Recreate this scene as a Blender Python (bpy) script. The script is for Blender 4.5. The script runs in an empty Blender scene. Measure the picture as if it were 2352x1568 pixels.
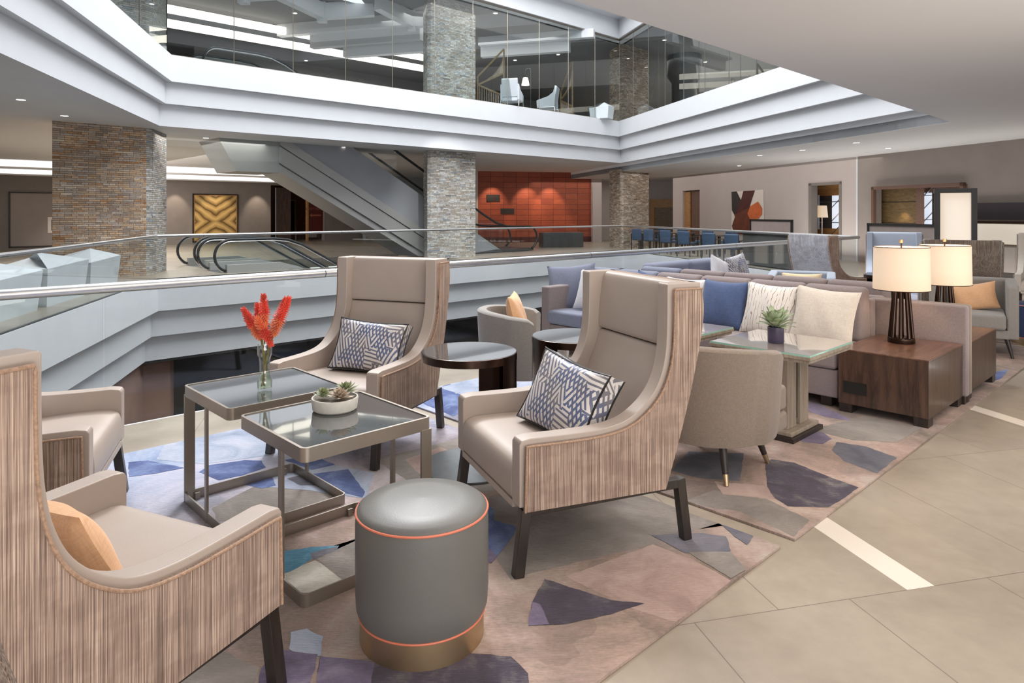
import bpy, bmesh, math, random
from math import sin, cos, pi, radians, sqrt
from mathutils import Vector, Matrix
random.seed(7)
SC = bpy.context.scene
COL = SC.collection
# ---------------------------------------------------------------- frame of reference
# x right, y away from the photographer, z up; eye at 1.5 m, 24 mm lens
EYE, F, CX, HY = 1.5, 1568.0, 1176.0, 487.0
def gp(px, py, z=0.0):
    y = F*(EYE-z)/(py-HY)
    return Vector(((px-CX)/F*y, y, z))
def hp(px, y, z=0.0):
    return Vector(((px-CX)/F*y, y, z))
def zat(py, y): return EYE-(py-HY)*y/F
UA, AA = radians(46.5), radians(-13.5)
U = Vector((sin(UA), cos(UA), 0)); V = Vector((cos(UA), -sin(UA), 0))   # V points to the right and nearer
A = Vector((sin(AA), cos(AA), 0)); N = Vector((cos(AA), -sin(AA), 0))
def nm(n, m, z=0.0):
    y = (V.x*n/N.x - m)/(V.x*N.y/N.x - V.y)
    x = (n-N.y*y)/N.x
    return Vector((x, y, z))
def uv(u, v, z=0.0): return U*u + V*v + Vector((0, 0, z))
def az(d): return -radians(d)           # rotation that turns local +Y to compass heading d

# ---------------------------------------------------------------- materials
class NT:
    def __init__(s, name):
        s.m = bpy.data.materials.new(name); s.m.use_nodes = True
        s.t = s.m.node_tree; s.t.nodes.clear()
        s.out = s.t.nodes.new('ShaderNodeOutputMaterial')
    def n(s, typ, **kw):
        nd = s.t.nodes.new(typ)
        for k, v in kw.items():
            if k.startswith('i_'):
                key = k[2:].replace('_', ' ')
                nd.inputs[key].default_value = v
            else: setattr(nd, k, v)
        return nd
    def l(s, a, b): s.t.links.new(a, b)
    def bsdf(s, col=(.5,.5,.5), rough=.5, metal=0., spec=.5, **kw):
        b = s.n('ShaderNodeBsdfPrincipled')
        b.inputs['Base Color'].default_value = (*col, 1)
        b.inputs['Roughness'].default_value = rough
        b.inputs['Metallic'].default_value = metal
        b.inputs['Specular IOR Level'].default_value = spec
        for k, v in kw.items():
            b.inputs[k.replace('_', ' ')].default_value = v
        s.l(b.outputs[0], s.out.inputs[0]); s.b = b
        return b
    def coord(s, kind='Object', scale=(1,1,1), rot=(0,0,0), loc=(0,0,0)):
        tc = s.n('ShaderNodeTexCoord'); mp = s.n('ShaderNodeMapping')
        mp.inputs['Scale'].default_value = scale; mp.inputs['Rotation'].default_value = rot
        mp.inputs['Location'].default_value = loc
        s.l(tc.outputs[kind], mp.inputs[0]); return mp.outputs[0]
    def noise(s, vec, scale=5, detail=4, rough=.5, dist=0):
        n = s.n('ShaderNodeTexNoise'); n.inputs['Scale'].default_value = scale
        n.inputs['Detail'].default_value = detail; n.inputs['Roughness'].default_value = rough
        n.inputs['Distortion'].default_value = dist
        if vec: s.l(vec, n.inputs['Vector'])
        return n.outputs[0]
    def ramp(s, fac, stops, interp='LINEAR'):
        r = s.n('ShaderNodeValToRGB'); e = r.color_ramp.elements; r.color_ramp.interpolation = interp
        while len(e) > 1: e.remove(e[-1])
        e[0].position = stops[0][0]; e[0].color = (*stops[0][1], 1)
        for p, c in stops[1:]:
            x = e.new(p); x.color = (*c, 1)
        s.l(fac, r.inputs[0]); return r.outputs[0]
    def mix(s, a, b, fac, mode='MIX'):
        x = s.n('ShaderNodeMix', data_type='RGBA', blend_type=mode)
        for i, v in ((0, fac), (6, a), (7, b)):
            if hasattr(v, 'links') or hasattr(v, 'is_linked'): s.l(v, x.inputs[i])
            elif i == 0: x.inputs[0].default_value = v
            else: x.inputs[i].default_value = (*v, 1)
        return x.outputs[2]
    def math(s, op, a, b=None, c=None):
        x = s.n('ShaderNodeMath', operation=op)
        for i, v in enumerate((a, b, c)):
            if v is None: continue
            if hasattr(v, 'is_linked'): s.l(v, x.inputs[i])
            else: x.inputs[i].default_value = v
        return x.outputs[0]
    def bump(s, h, dist=.01, strength=1.0):
        b = s.n('ShaderNodeBump'); b.inputs['Distance'].default_value = dist
        b.inputs['Strength'].default_value = strength
        s.l(h, b.inputs['Height']); s.l(b.outputs[0], s.b.inputs['Normal'])
    def col(s, c): s.l(c, s.b.inputs['Base Color'])
def srgb(r, g=None, b=None):
    if g is None: r, g, b = r
    f = lambda c: (c/255/12.92) if c/255 <= .04045 else ((c/255+.055)/1.055)**2.4
    return (f(r), f(g), f(b))
def plain(name, col, rough=.5, metal=0., spec=.5, var=.06, sc=6, bump=0, **kw):
    t = NT(name); t.bsdf(col, rough, metal, spec, **kw)
    v = t.coord('Object'); n = t.noise(v, sc, 3)
    lo = tuple(c*(1-var) for c in col); hi = tuple(min(1, c*(1+var)) for c in col)
    t.col(t.ramp(n, [(.3, lo), (.7, hi)]))
    if bump: t.bump(t.noise(v, 220, 2), bump)
    return t.m
def emis(name, col, st):
    t = NT(name); t.bsdf((.6,.6,.6), .5)
    t.b.inputs['Emission Color'].default_value = (*col, 1); t.b.inputs['Emission Strength'].default_value = st
    return t.m
def glass(name, tint=(.93,.97,.96), refl=1.0, rough=0.0):
    t = NT(name)
    tr = t.n('ShaderNodeBsdfTransparent'); tr.inputs[0].default_value = (*tint, 1)
    gl = t.n('ShaderNodeBsdfGlossy'); gl.inputs['Roughness'].default_value = rough
    fr = t.n('ShaderNodeLayerWeight'); fr.inputs[0].default_value = .5
    mx = t.n('ShaderNodeMixShader')
    sch = t.math('ADD', t.math('MULTIPLY', t.math('POWER', fr.outputs['Facing'], 4.5), .8), .03)
    t.l(t.math('MULTIPLY', sch, refl), mx.inputs[0])
    t.l(tr.outputs[0], mx.inputs[1]); t.l(gl.outputs[0], mx.inputs[2]); t.l(mx.outputs[0], t.out.inputs[0])
    return t.m
def weave(name, col, col2, rough=.9, sc=420, bump=.0004, vert=0):
    col2 = tuple(a*.55+b*.45 for a, b in zip(col, col2))
    """plain woven upholstery"""
    t = NT(name); t.bsdf(col, rough, 0, .2)
    t.b.inputs['Sheen Weight'].default_value = .25
    v = t.coord('Object', (1, 1, 1)); a = t.noise(t.coord('Object', (sc, sc, sc*.12)), 1, 2)
    b = t.noise(t.coord('Object', (sc*.12, sc*.12, sc)), 1, 2); big = t.noise(v, 3, 3)
    s = t.math('MULTIPLY', a, b); s = t.math('ADD', s, t.math('MULTIPLY', big, .12))
    t.col(t.ramp(s, [(.2, col2), (.42, col)])); t.bump(s, bump)
    return t.m
def stripe_fabric(name, cols, sc=270):
    t = NT(name); t.bsdf(cols[0], .85, 0, .2); t.b.inputs['Sheen Weight'].default_value = .2
    v = t.coord('Object', (sc, sc, 1.6)); w = t.coord('Object', (sc*2.6, sc*2.6, 9)); blot = t.coord('Object', (9, 9, 16))
    a = t.noise(v, 1, 3, .6); b = t.noise(w, 1, 2); c = t.noise(blot, 1, 4)
    s = t.math('ADD', t.math('MULTIPLY', a, .68), t.math('MULTIPLY', b, .32))
    col = t.ramp(s, [(.34, cols[0]), (.45, cols[1]), (.53, cols[2]), (.66, cols[3])])
    dark = t.ramp(c, [(.42, (.55,.5,.48)), (.56, (1,1,1))])
    t.col(t.mix(col, dark, .35, 'MULTIPLY')); t.bump(s, .0012)
    return t.m
def wood(name, c1, c2, sc=(9, 9, 1), rough=.4, coat=0.2, grain=(1,1,1)):
    t = NT(name); t.bsdf(c1, rough, 0, .5, Coat_Weight=coat, Coat_Roughness=.15)
    v = t.coord('Object', sc); n = t.noise(v, 3, 6, .6, .6); f = t.noise(t.coord('Object', tuple(x*9 for x in sc)), 4, 3)
    s = t.math('ADD', t.math('MULTIPLY', n, .75), t.math('MULTIPLY', f, .25))
    t.col(t.ramp(s, [(.34, c1), (.64, c2)])); t.bump(f, .0004)
    return t.m
def stone(name, cols):
    t = NT(name); t.bsdf(cols[0], .8, 0, .35)
    tc = t.n('ShaderNodeTexCoord'); 
    nz = t.noise(tc.outputs['UV'], 7, 3)
    d = t.n('ShaderNodeVectorMath', operation='ADD')
    cb = t.n('ShaderNodeCombineXYZ'); t.l(t.math('MULTIPLY', t.math('SUBTRACT', nz, .5), .02), cb.inputs[1])
    t.l(tc.outputs['UV'], d.inputs[0]); t.l(cb.outputs[0], d.inputs[1])
    def brick(bw, rh, off):
        b = t.n('ShaderNodeTexBrick'); t.l(d.outputs[0], b.inputs[0])
        b.offset = off; b.squash = .6; b.squash_frequency = 3
        b.inputs['Scale'].default_value = 1; b.inputs['Brick Width'].default_value = bw
        b.inputs['Row Height'].default_value = rh; b.inputs['Mortar Size'].default_value = .0035
        b.inputs['Mortar Smooth'].default_value = .3; b.inputs['Bias'].default_value = 0
        b.inputs[1].default_value = (0,0,0,1); b.inputs[2].default_value = (1,1,1,1); b.inputs[3].default_value = (0,0,0,1)
        return b
    b1 = brick(.23, .047, .37); b2 = brick(.41, .047, .61)
    s = t.math('ADD', t.math('MULTIPLY', b1.outputs[0], .5), t.math('MULTIPLY', b2.outputs[0], .3))
    fn = t.noise(tc.outputs['UV'], 22, 5, .7)
    s2 = t.math('ADD', s, t.math('MULTIPLY', fn, .35))
    big = t.noise(tc.outputs['UV'], .9, 3)
    k = len(cols)
    c = t.ramp(s2, [(.12+.8*i/(k-1), cc) for i, cc in enumerate(cols)])
    c = t.mix(c, t.ramp(big, [(.35, (.78,.78,.80)), (.62, (1,1,1))]), 1, 'MULTIPLY')
    c = t.mix(c, (.06,.05,.04), t.math('MULTIPLY', b1.outputs[1], .8))
    t.col(c)
    h = t.math('SUBTRACT', t.math('ADD', s, t.math('MULTIPLY', fn, .4)), t.math('MULTIPLY', b1.outputs[1], 1.0))
    t.bump(h, .07)
    return t.m

# ---------------------------------------------------------------- mesh helpers
class MB:
    def __init__(s): s.bm = bmesh.new()
    def poly(s, pts, mi=0):
        f = s.bm.faces.new([s.bm.verts.new(p) for p in pts]); f.material_index = mi; return f
    def prism(s, pts, d, mi=0):
        """closed polygon pts extruded by vector d"""
        d = Vector(d); a = [s.bm.verts.new(p) for p in pts]; b = [s.bm.verts.new(Vector(p)+d) for p in pts]
        fs = [s.bm.faces.new(a), s.bm.faces.new(list(reversed(b)))]
        n = len(a)
        for i in range(n): fs.append(s.bm.faces.new((a[i], b[i], b[(i+1) % n], a[(i+1) % n])))
        for f in fs: f.material_index = mi
        return fs
    def box(s, lo, hi, mi=0, M=None):
        x0,y0,z0 = lo; x1,y1,z1 = hi
        p = [(x0,y0,z0),(x1,y0,z0),(x1,y1,z0),(x0,y1,z0)]
        d = Vector((0,0,z1-z0))
        if M: p = [M @ Vector(q) for q in p]; d = M.to_3x3() @ d
        return s.prism(p, d, mi)
    def bar(s, a, b, w, h=None, up=(0,0,1), mi=0):
        """square bar from a to b"""
        a, b = Vector(a), Vector(b); h = h or w; d = (b-a).normalized(); up = Vector(up)
        if abs(d.dot(up)) > .98: up = Vector((0,1,0))
        x = d.cross(up).normalized()*w/2; y = x.normalized().cross(d).normalized()*h/2
        return s.prism([a-x-y, a+x-y, a+x+y, a-x+y], b-a, mi)
    def tube(s, pts, r, seg=10, closed=False, mi=0, radii=None, cap=True):
        pts = [Vector(p) for p in pts]; n = len(pts); rings = []; ref = Vector((0,0,1)); px = None
        for i, p in enumerate(pts):
            if closed: t = (pts[(i+1) % n]-pts[i-1])
            else: t = pts[min(i+1, n-1)]-pts[max(i-1, 0)]
            t.normalize()
            if px is None:
                rr = ref if abs(t.dot(ref)) < .9 else Vector((1,0,0)); x = t.cross(rr).normalized()
            else: x = (px - t*px.dot(t)).normalized()
            px = x; y = t.cross(x); q = radii[i] if radii else r
            rings.append([s.bm.verts.new(p+(x*cos(2*pi*k/seg)+y*sin(2*pi*k/seg))*q) for k in range(seg)])
        for i in range(n if closed else n-1):
            a, b = rings[i], rings[(i+1) % n]
            for k in range(seg):
                f = s.bm.faces.new((a[k], a[(k+1) % seg], b[(k+1) % seg], b[k])); f.smooth = True; f.material_index = mi
        if not closed and cap:
            s.bm.faces.new(list(reversed(rings[0]))).material_index = mi; s.bm.faces.new(rings[-1]).material_index = mi
    def lathe(s, prof, seg=40, c=(0,0,0), a0=0., a1=2*pi, mi=0, cap=False):
        c = Vector(c); full = abs(a1-a0-2*pi) < 1e-6; m = seg if full else seg+1; rings = []
        for r, z in prof:
            rings.append([s.bm.verts.new(c+Vector((r*cos(a0+(a1-a0)*k/seg), r*sin(a0+(a1-a0)*k/seg), z))) for k in range(m)])
        for a, b in zip(rings, rings[1:]):
            for k in range(seg):
                k2 = (k+1) % m if full else k+1
                f = s.bm.faces.new((a[k], a[k2], b[k2], b[k])); f.smooth = True; f.material_index = mi
        if cap:
            s.bm.faces.new(list(reversed(rings[0]))).material_index = mi; s.bm.faces.new(rings[-1]).material_index = mi
    def done(s, name, mats, parent=None, bevel=0, seg=2, smooth=None, label=None, sub=0, kind=None, M=None):
        bm = s.bm
        if M: bmesh.ops.transform(bm, matrix=M, verts=bm.verts)
        bmesh.ops.recalc_face_normals(bm, faces=bm.faces)
        me = bpy.data.meshes.new(name); 
        if smooth:
            for f in bm.faces: f.smooth = True
        bm.to_mesh(me); bm.free()
        if not isinstance(mats, (list, tuple)): mats = [mats]
        for m in mats: me.materials.append(m)
        o = bpy.data.objects.new(name, me); COL.objects.link(o)
        if parent: o.parent = parent
        if bevel:
            b = o.modifiers.new('bevel', 'BEVEL'); b.width = bevel; b.segments = seg; b.limit_method = 'ANGLE'; b.angle_limit = radians(35)
            for p in me.polygons: p.use_smooth = True
            w = o.modifiers.new('wn', 'WEIGHTED_NORMAL'); w.keep_sharp = False
        elif smooth is None and len(me.polygons) > 6:
            e = o.modifiers.new('split', 'EDGE_SPLIT'); e.split_angle = radians(38); e.use_edge_sharp = False
        if sub:
            m_ = o.modifiers.new('sub', 'SUBSURF'); m_.levels = sub; m_.render_levels = sub
        if label: o['label'] = label
        if kind: o['kind'] = kind
        return o
def thing(name, label, cat, loc=(0,0,0), rz=0., group=None):
    o = bpy.data.objects.new(name, None); COL.objects.link(o); o.location = loc; o.rotation_euler = (0,0,rz)
    o.empty_display_size = .1
    o['label'] = label; o['category'] = cat
    if group: o['group'] = group
    return o
def tag(o, label, cat, group=None):
    o['label'] = label; o['category'] = cat
    if group: o['group'] = group
    return o
def copytree(o, parent=None):
    c = o.copy(); COL.objects.link(c)
    if parent: c.parent = parent
    for ch in list(o.children): copytree(ch, c)
    return c
def dup(root, loc, rz, label, group=None, cat=None):
    r = copytree(root); r.location = loc; r.rotation_euler = (0,0,rz); r['label'] = label
    if group: r['group'] = group
    return r
def recolor(root, mp):
    """give a copied thing its own cover: meshes duplicated with swapped materials"""
    for ch in root.children:
        if ch.type == 'MESH' and any(m.name in mp for m in ch.data.materials):
            ch.data = ch.data.copy()
            for i, m in enumerate(ch.data.materials):
                if m.name in mp: ch.data.materials[i] = mp[m.name]
        recolor(ch, mp)
def smoothpath(pts, n=6):
    """Catmull-Rom"""
    P = [Vector(p) for p in pts]; out = []
    for i in range(len(P)-1):
        p0, p1, p2, p3 = P[max(i-1, 0)], P[i], P[i+1], P[min(i+2, len(P)-1)]
        for k in range(n):
            t = k/n
            out.append(.5*((2*p1)+(-p0+p2)*t+(2*p0-5*p1+4*p2-p3)*t*t+(-p0+3*p1-3*p2+p3)*t**3))
    out.append(P[-1]); return out
M = {}
M['white'] = plain('white_plaster', srgb(216,218,222), .55, var=.015, sc=2)
M['ceil'] = plain('ceiling_paint', srgb(214,214,214), .9, var=.01, sc=1, spec=.1)
M['ceil2'] = plain('ceiling_paint_light', srgb(222,222,222), .9, var=.01, sc=1, spec=.1)
M['upceil'] = plain('upper_ceiling', srgb(118,118,120), .9, var=.04, sc=1)
M['wall_beige'] = plain('beige_wall', srgb(190,180,176), .85, var=.02, sc=2)
M['wall_beige2'] = plain('taupe_wall', srgb(150,140,134), .85, var=.04, sc=2)
M['wall_grey'] = plain('grey_wall', srgb(128,120,114), .85, var=.05, sc=3)
M['wall_greyblue'] = plain('escalator_wall', srgb(150,153,158), .7, var=.04, sc=1)
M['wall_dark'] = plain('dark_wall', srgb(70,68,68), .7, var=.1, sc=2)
M['brownwall'] = plain('brown_wall', srgb(140,110,96), .8, var=.08, sc=2)
M['steel'] = plain('brushed_steel', (.70,.70,.71), .33, 1.0, var=.05, sc=20)
M['steel_dark'] = plain('dark_steel', (.12,.125,.13), .35, .8, var=.1, sc=20)
M['truss'] = plain('painted_truss', srgb(168,168,166), .5, .25, var=.03, sc=1)
M['rubber'] = plain('black_rubber', (.02,.02,.022), .4, var=.1)
M['glass'] = glass('clear_glass', (.972,.988,.985), .75)
M['glass_up'] = glass('upper_glass', (.86,.885,.885), 1.2)
M['vase'] = glass('vase_glass', (.97,.99,.985), 2.2)
M['black'] = plain('black_frame', (.012,.011,.010), .4, var=.2)
M['darkwood'] = wood('dark_wood', srgb(30,24,21), srgb(52,42,36), (12,12,2))
M['walnut'] = wood('walnut', srgb(44,31,26), srgb(88,64,52), (7,7,.7), .35, .3)
M['walnut_top'] = wood('walnut_top', srgb(74,50,40), srgb(118,84,68), (1.2,9,9), .3, .4)
M['greywood'] = wood('grey_washed_wood', srgb(128,116,103), srgb(166,152,136), (10,10,.9), .45, .1)
M['bronze'] = plain('dark_bronze', srgb(62,46,38), .22, .85, var=.08, sc=8)
M['brass'] = plain('brushed_brass', srgb(196,172,138), .4, 1.0, var=.12, sc=3)
M['nickel'] = plain('champagne_metal', srgb(152,143,133), .36, .75, var=.03, sc=10)
M['blackglass'] = plain('smoked_glass_top', (.07,.075,.08), .05, 0., 1.0, var=.02, Coat_Weight=.7, Coat_Roughness=.02, Coat_IOR=1.6)
M['taupeglass'] = plain('taupe_glass_top', srgb(150,138,128), .07, 0., .8, var=.02, Coat_Weight=.8, Coat_Roughness=.02)
M['glassedge'] = plain('green_glass_edge', srgb(150,200,185), .1, 0., .8)
M['leather'] = plain('taupe_leather', srgb(172,158,148), .42, 0., .45, var=.03, sc=5, bump=.0003)
M['leather_front'] = M['leather']
M['otto'] = plain('grey_leather', srgb(104,103,100), .42, 0, .45, var=.03, sc=5, bump=.0003)
M['otto_blue'] = plain('blue_leather', srgb(52,66,98), .45, 0, .4, var=.04, sc=5)
M['copperpipe'] = plain('coral_piping', srgb(214,120,92), .4, 0, .5)
M['stripe'] = stripe_fabric('striped_fabric', [srgb(94,78,68), srgb(132,112,100), srgb(166,143,129), srgb(208,186,168)])
M['stripe_grey'] = stripe_fabric('striped_fabric_grey', [srgb(124,124,130), srgb(156,156,162), srgb(184,184,190), srgb(210,210,216)])
M['piping'] = plain('stripe_piping', srgb(160,130,108), .7, var=.25, sc=120)
M['greyfab'] = weave('grey_upholstery', srgb(150,146,142), srgb(118,113,110))
M['taupefab'] = weave('taupe_upholstery', srgb(138,124,112), srgb(104,92,82))
M['sofafab'] = weave('mauve_grey_sofa', srgb(142,130,130), srgb(108,97,97))
M['sofablue'] = weave('blue_grey_sofa', srgb(132,137,156), srgb(98,102,122))
M['bluegrey'] = weave('pale_blue_upholstery', srgb(168,176,190), srgb(140,148,164))
M['peach'] = weave('peach_linen', srgb(226,180,140), srgb(200,150,110), sc=180)
M['cream'] = weave('cream_linen', srgb(214,204,192), srgb(184,172,160), sc=180)
M['whitelin'] = weave('white_linen', srgb(226,224,228), srgb(200,198,204), sc=180)
M['bluelin'] = weave('blue_linen', srgb(84,100,138), srgb(58,72,108), sc=180)
M['shade'] = None
t = NT('lamp_shade_linen'); t.bsdf(srgb(206,184,160), .8)
v = t.coord('Object', (160,160,160)); n = t.noise(v, 1, 2)
tc = t.n('ShaderNodeTexCoord'); sx = t.n('ShaderNodeSeparateXYZ'); t.l(tc.outputs['Generated'], sx.inputs[0])
g = t.ramp(sx.outputs[2], [(0, (.85,.62,.42)), (.35, (1,.80,.60)), (.75, (1,.80,.60)), (1, (.9,.68,.5))])
t.l(t.mix(g, t.ramp(n, [(.3,(.9,.9,.9)),(.7,(1,1,1))]), 1, 'MULTIPLY'), t.b.inputs['Emission Color'])
t.b.inputs['Emission Strength'].default_value = .40; M['shade'] = t.m
M['bulb'] = emis('warm_bulb', (1,.8,.55), 8)
M['down'] = emis('downlight_glow', (1,.93,.82), 6)
M['strip'] = emis('warm_strip_light', (1,.90,.76), 3.2)
M['cove'] = emis('cove_light', (1,.95,.89), 1.25)
M['lantern'] = emis('lantern_screen', (1,.80,.58), .62)
M['lit_cream'] = emis('lit_backsplash', (1,.86,.66), .45)
M['sky'] = emis('window_daylight', (.70,.80,.95), .75)
M['gold'] = wood('warm_wood', srgb(150,108,64), srgb(190,142,88), (2,2,8), .5)
M['gold_dark'] = wood('olive_wood', srgb(88,72,48), srgb(128,104,66), (2,2,8), .5)
M['reddoor'] = plain('brown_door', srgb(112,84,72), .5, var=.04)
M['greyleather'] = plain('pale_grey_leather', srgb(190,196,202), .5, var=.03)
M['bluechair'] = plain('blue_leather_seat', srgb(62,82,108), .45, var=.06)
M['stone_grey'] = stone('ledgestone_grey', [srgb(112,108,104), srgb(164,162,158), srgb(214,212,206), srgb(176,164,146), srgb(236,234,230), srgb(156,168,178)])
M['stone_warmlit'] = stone('ledgestone_warmlit', [srgb(132,96,66), srgb(206,160,118), srgb(170,156,144), srgb(226,190,152), srgb(188,176,166), srgb(240,220,196)])  # warm light on the left column's front is put into this stone colour
M['stone_taupe'] = stone('ledgestone_taupe', [srgb(96,82,70), srgb(150,132,114), srgb(196,182,166), srgb(166,144,122), srgb(226,214,200), srgb(140,128,116)])
# floor tiles: joints follow the two grid directions N and A
t = NT('limestone_floor'); t.bsdf((.4,.36,.32), .32, 0, .45)
tc = t.n('ShaderNodeTexCoord')
def dotn(vec):
    d = t.n('ShaderNodeVectorMath', operation='DOT_PRODUCT'); t.l(tc.outputs['Object'], d.inputs[0]); d.inputs[1].default_value = vec; return d.outputs['Value']
cn = dotn(tuple(N)); ca = dotn(tuple(A))
def joint(c, off, per, w=.004):
    x = t.math('SUBTRACT', c, off); x = t.math('PINGPONG', x, per/2)
    return t.math('LESS_THAN', x, w/2)
def between(c, a, b): return t.math('MULTIPLY', t.math('GREATER_THAN', c, a), t.math('LESS_THAN', c, b))
row = t.math('FLOOR', t.math('DIVIDE', t.math('SUBTRACT', ca, 2.27), 1.19))
cshift = t.math('ADD', cn, t.math('MULTIPLY', row, .31))
J = t.math('MAXIMUM', joint(ca, 2.27, 1.19), joint(cshift, 2.24, .66))
cell = t.math('ADD', t.math('FLOOR', t.math('DIVIDE', cshift, .66)), t.math('MULTIPLY', row, 7.3))
wn = t.n('ShaderNodeTexWhiteNoise', noise_dimensions='1D'); t.l(cell, wn.inputs['W'])
big = t.noise(tc.outputs['Object'], 1.3, 6, .6, .4); fine = t.noise(tc.outputs['Object'], 9, 5, .6)
s_ = t.math('ADD', t.math('MULTIPLY', big, .65), t.math('MULTIPLY', fine, .35))
c = t.ramp(s_, [(.34, srgb(148,137,124)), (.62, srgb(168,157,143))])
c = t.mix(c, t.ramp(wn.outputs[0], [(0, (.93,.93,.93)), (1, (1.0,.99,.97))]), 1, 'MULTIPLY')
inlay = t.math('MAXIMUM', t.math('MULTIPLY', between(cn, 2.16, 2.29), between(ca, 2.27, 3.6)), t.math('MULTIPLY', between(cn, 4.6, 4.73), between(ca, 3.5, 9)))
inlay = t.math('MAXIMUM', inlay, t.math('MULTIPLY', between(cn, -.35, -.22), between(ca, 3.5, 9)))
c = t.mix(c, srgb(222,212,200), inlay)
c = t.mix(c, srgb(92,80,70), t.math('MULTIPLY', t.math('MULTIPLY', J, .75), t.math('SUBTRACT', 1.0, inlay)))
t.col(c)
M['floor'] = t.m
# red slat wall
t = NT('red_timber_panels'); t.bsdf((.4,.1,.04), .5)
tc = t.n('ShaderNodeTexCoord')
b = t.n('ShaderNodeTexBrick'); t.l(tc.outputs['UV'], b.inputs[0]); b.offset = 0
b.inputs['Scale'].default_value = 1; b.inputs['Brick Width'].default_value = .64; b.inputs['Row Height'].default_value = .27
b.inputs['Mortar Size'].default_value = .009; b.inputs['Mortar Smooth'].default_value = 0
b.inputs[1].default_value = (*srgb(150,72,48),1); b.inputs[2].default_value = (*srgb(172,86,56),1); b.inputs[3].default_value = (*srgb(96,40,28),1)
b2 = t.n('ShaderNodeTexBrick'); t.l(tc.outputs['UV'], b2.inputs[0]); b2.offset = .33
b2.inputs['Scale'].default_value = 1; b2.inputs['Brick Width'].default_value = .64; b2.inputs['Row Height'].default_value = .09
b2.inputs['Mortar Size'].default_value = .006
b2.inputs[1].default_value = (1,1,1,1); b2.inputs[2].default_value = (.88,.88,.88,1); b2.inputs[3].default_value = (.7,.65,.6,1)
n = t.noise(t.coord('UV', (2,14,1)), 2, 4)
c = t.mix(b.outputs[0], b2.outputs[0], .55, 'MULTIPLY'); c = t.mix(c, t.ramp(n, [(.3,(.8,.8,.8)),(.7,(1.1,1.1,1.1))]), 1, 'MULTIPLY')
t.col(c); M['redpanel'] = t.m
# rug
def rugmat(name, stops, sc=1.6, tint=None):
    t = NT(name); t.bsdf((.3,.3,.3), .95, 0, .1); t.b.inputs['Sheen Weight'].default_value = .15
    tc = t.n('ShaderNodeTexCoord')
    a = t.noise(tc.outputs['Object'], sc, 6, .62, .8); f = t.noise(tc.outputs['Object'], 60, 3, .7)
    x = t.coord('Object', (24, 150, 1), (0,0,-UA)); g = t.noise(x, 1, 3)
    s = t.math('ADD', t.math('MULTIPLY', a, .75), t.math('ADD', t.math('MULTIPLY', f, .12), t.math('MULTIPLY', g, .13)))
    c = t.ramp(s, stops)
    if tint:
        dv = t.n('ShaderNodeVectorMath', operation='ADD'); wv = t.n('ShaderNodeTexNoise'); wv.inputs['Scale'].default_value = 2.2; wv.inputs['Detail'].default_value = 3
        t.l(tc.outputs['Object'], wv.inputs['Vector']); sc2 = t.n('ShaderNodeVectorMath', operation='SCALE'); sc2.inputs['Scale'].default_value = .35; t.l(wv.outputs[1], sc2.inputs[0])
        t.l(tc.outputs['Object'], dv.inputs[0]); t.l(sc2.outputs[0], dv.inputs[1])
        for vs_, st_ in ((1.3, [(0, (.74,.74,.76)), (.3, (.90,.86,.84)), (.55, (1.06,.98,.95)), (.8, (1.04,1.03,1.02)), (1, (.84,.82,.84))]), (2.3, [(0, (.92,.90,.92)), (.5, (1.03,.99,.98)), (1, (.98,.98,1.0))])):
            vr = t.n('ShaderNodeTexVoronoi'); vr.inputs['Scale'].default_value = vs_; t.l(dv.outputs[0], vr.inputs['Vector'])
            sp = t.n('ShaderNodeSeparateColor'); t.l(vr.outputs['Color'], sp.inputs[0])
            c = t.mix(c, t.ramp(sp.outputs[0], st_), 1, 'MULTIPLY')
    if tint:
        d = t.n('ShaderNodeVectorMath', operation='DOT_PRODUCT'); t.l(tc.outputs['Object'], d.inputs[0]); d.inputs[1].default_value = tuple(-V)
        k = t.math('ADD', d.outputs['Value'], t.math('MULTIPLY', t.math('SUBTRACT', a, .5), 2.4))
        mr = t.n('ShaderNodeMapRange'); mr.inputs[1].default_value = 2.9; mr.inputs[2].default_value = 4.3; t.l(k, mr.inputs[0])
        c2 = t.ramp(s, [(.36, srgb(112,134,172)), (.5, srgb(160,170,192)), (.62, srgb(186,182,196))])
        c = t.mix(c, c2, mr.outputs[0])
    t.col(c); t.bump(t.math('ADD', t.math('MULTIPLY', f, .6), g), .004)
    return t.m
M['rug'] = rugmat('abstract_rug', [(.36, srgb(118,106,97)), (.45, srgb(146,132,122)), (.52, srgb(170,150,140)), (.6, srgb(184,174,164))], tint=True)
M['rug_black'] = rugmat('rug_black', [(.34, srgb(62,56,62)), (.5, srgb(76,68,82)), (.58, srgb(100,94,98)), (.68, srgb(142,136,130))], 5)
M['rug_slate'] = rugmat('rug_slate', [(.34, srgb(82,82,94)), (.5, srgb(98,98,108)), (.66, srgb(122,116,122))], 4)
M['rug_grey'] = rugmat('rug_grey', [(.34, srgb(112,105,100)), (.5, srgb(132,124,118)), (.66, srgb(154,145,138))], 3)
M['rug_blue'] = rugmat('rug_blue', [(.34, srgb(62,72,112)), (.5, srgb(84,98,142)), (.66, srgb(126,142,178))], 4)
M['rug_violet'] = rugmat('rug_violet', [(.34, srgb(88,78,98)), (.5, srgb(112,100,124)), (.66, srgb(140,130,146))], 4)
M['rug_teal'] = rugmat('rug_teal', [(.34, srgb(48,88,108)), (.5, srgb(74,122,144)), (.66, srgb(120,160,176))], 4)
M['rug_cream'] = rugmat('rug_cream', [(.34, srgb(150,145,136)), (.5, srgb(186,180,168)), (.66, srgb(206,200,190))], 7)
M['rug_pink'] = rugmat('rug_pink', [(.34, srgb(142,118,110)), (.5, srgb(168,144,136)), (.66, srgb(184,162,152))], 4)
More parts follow.
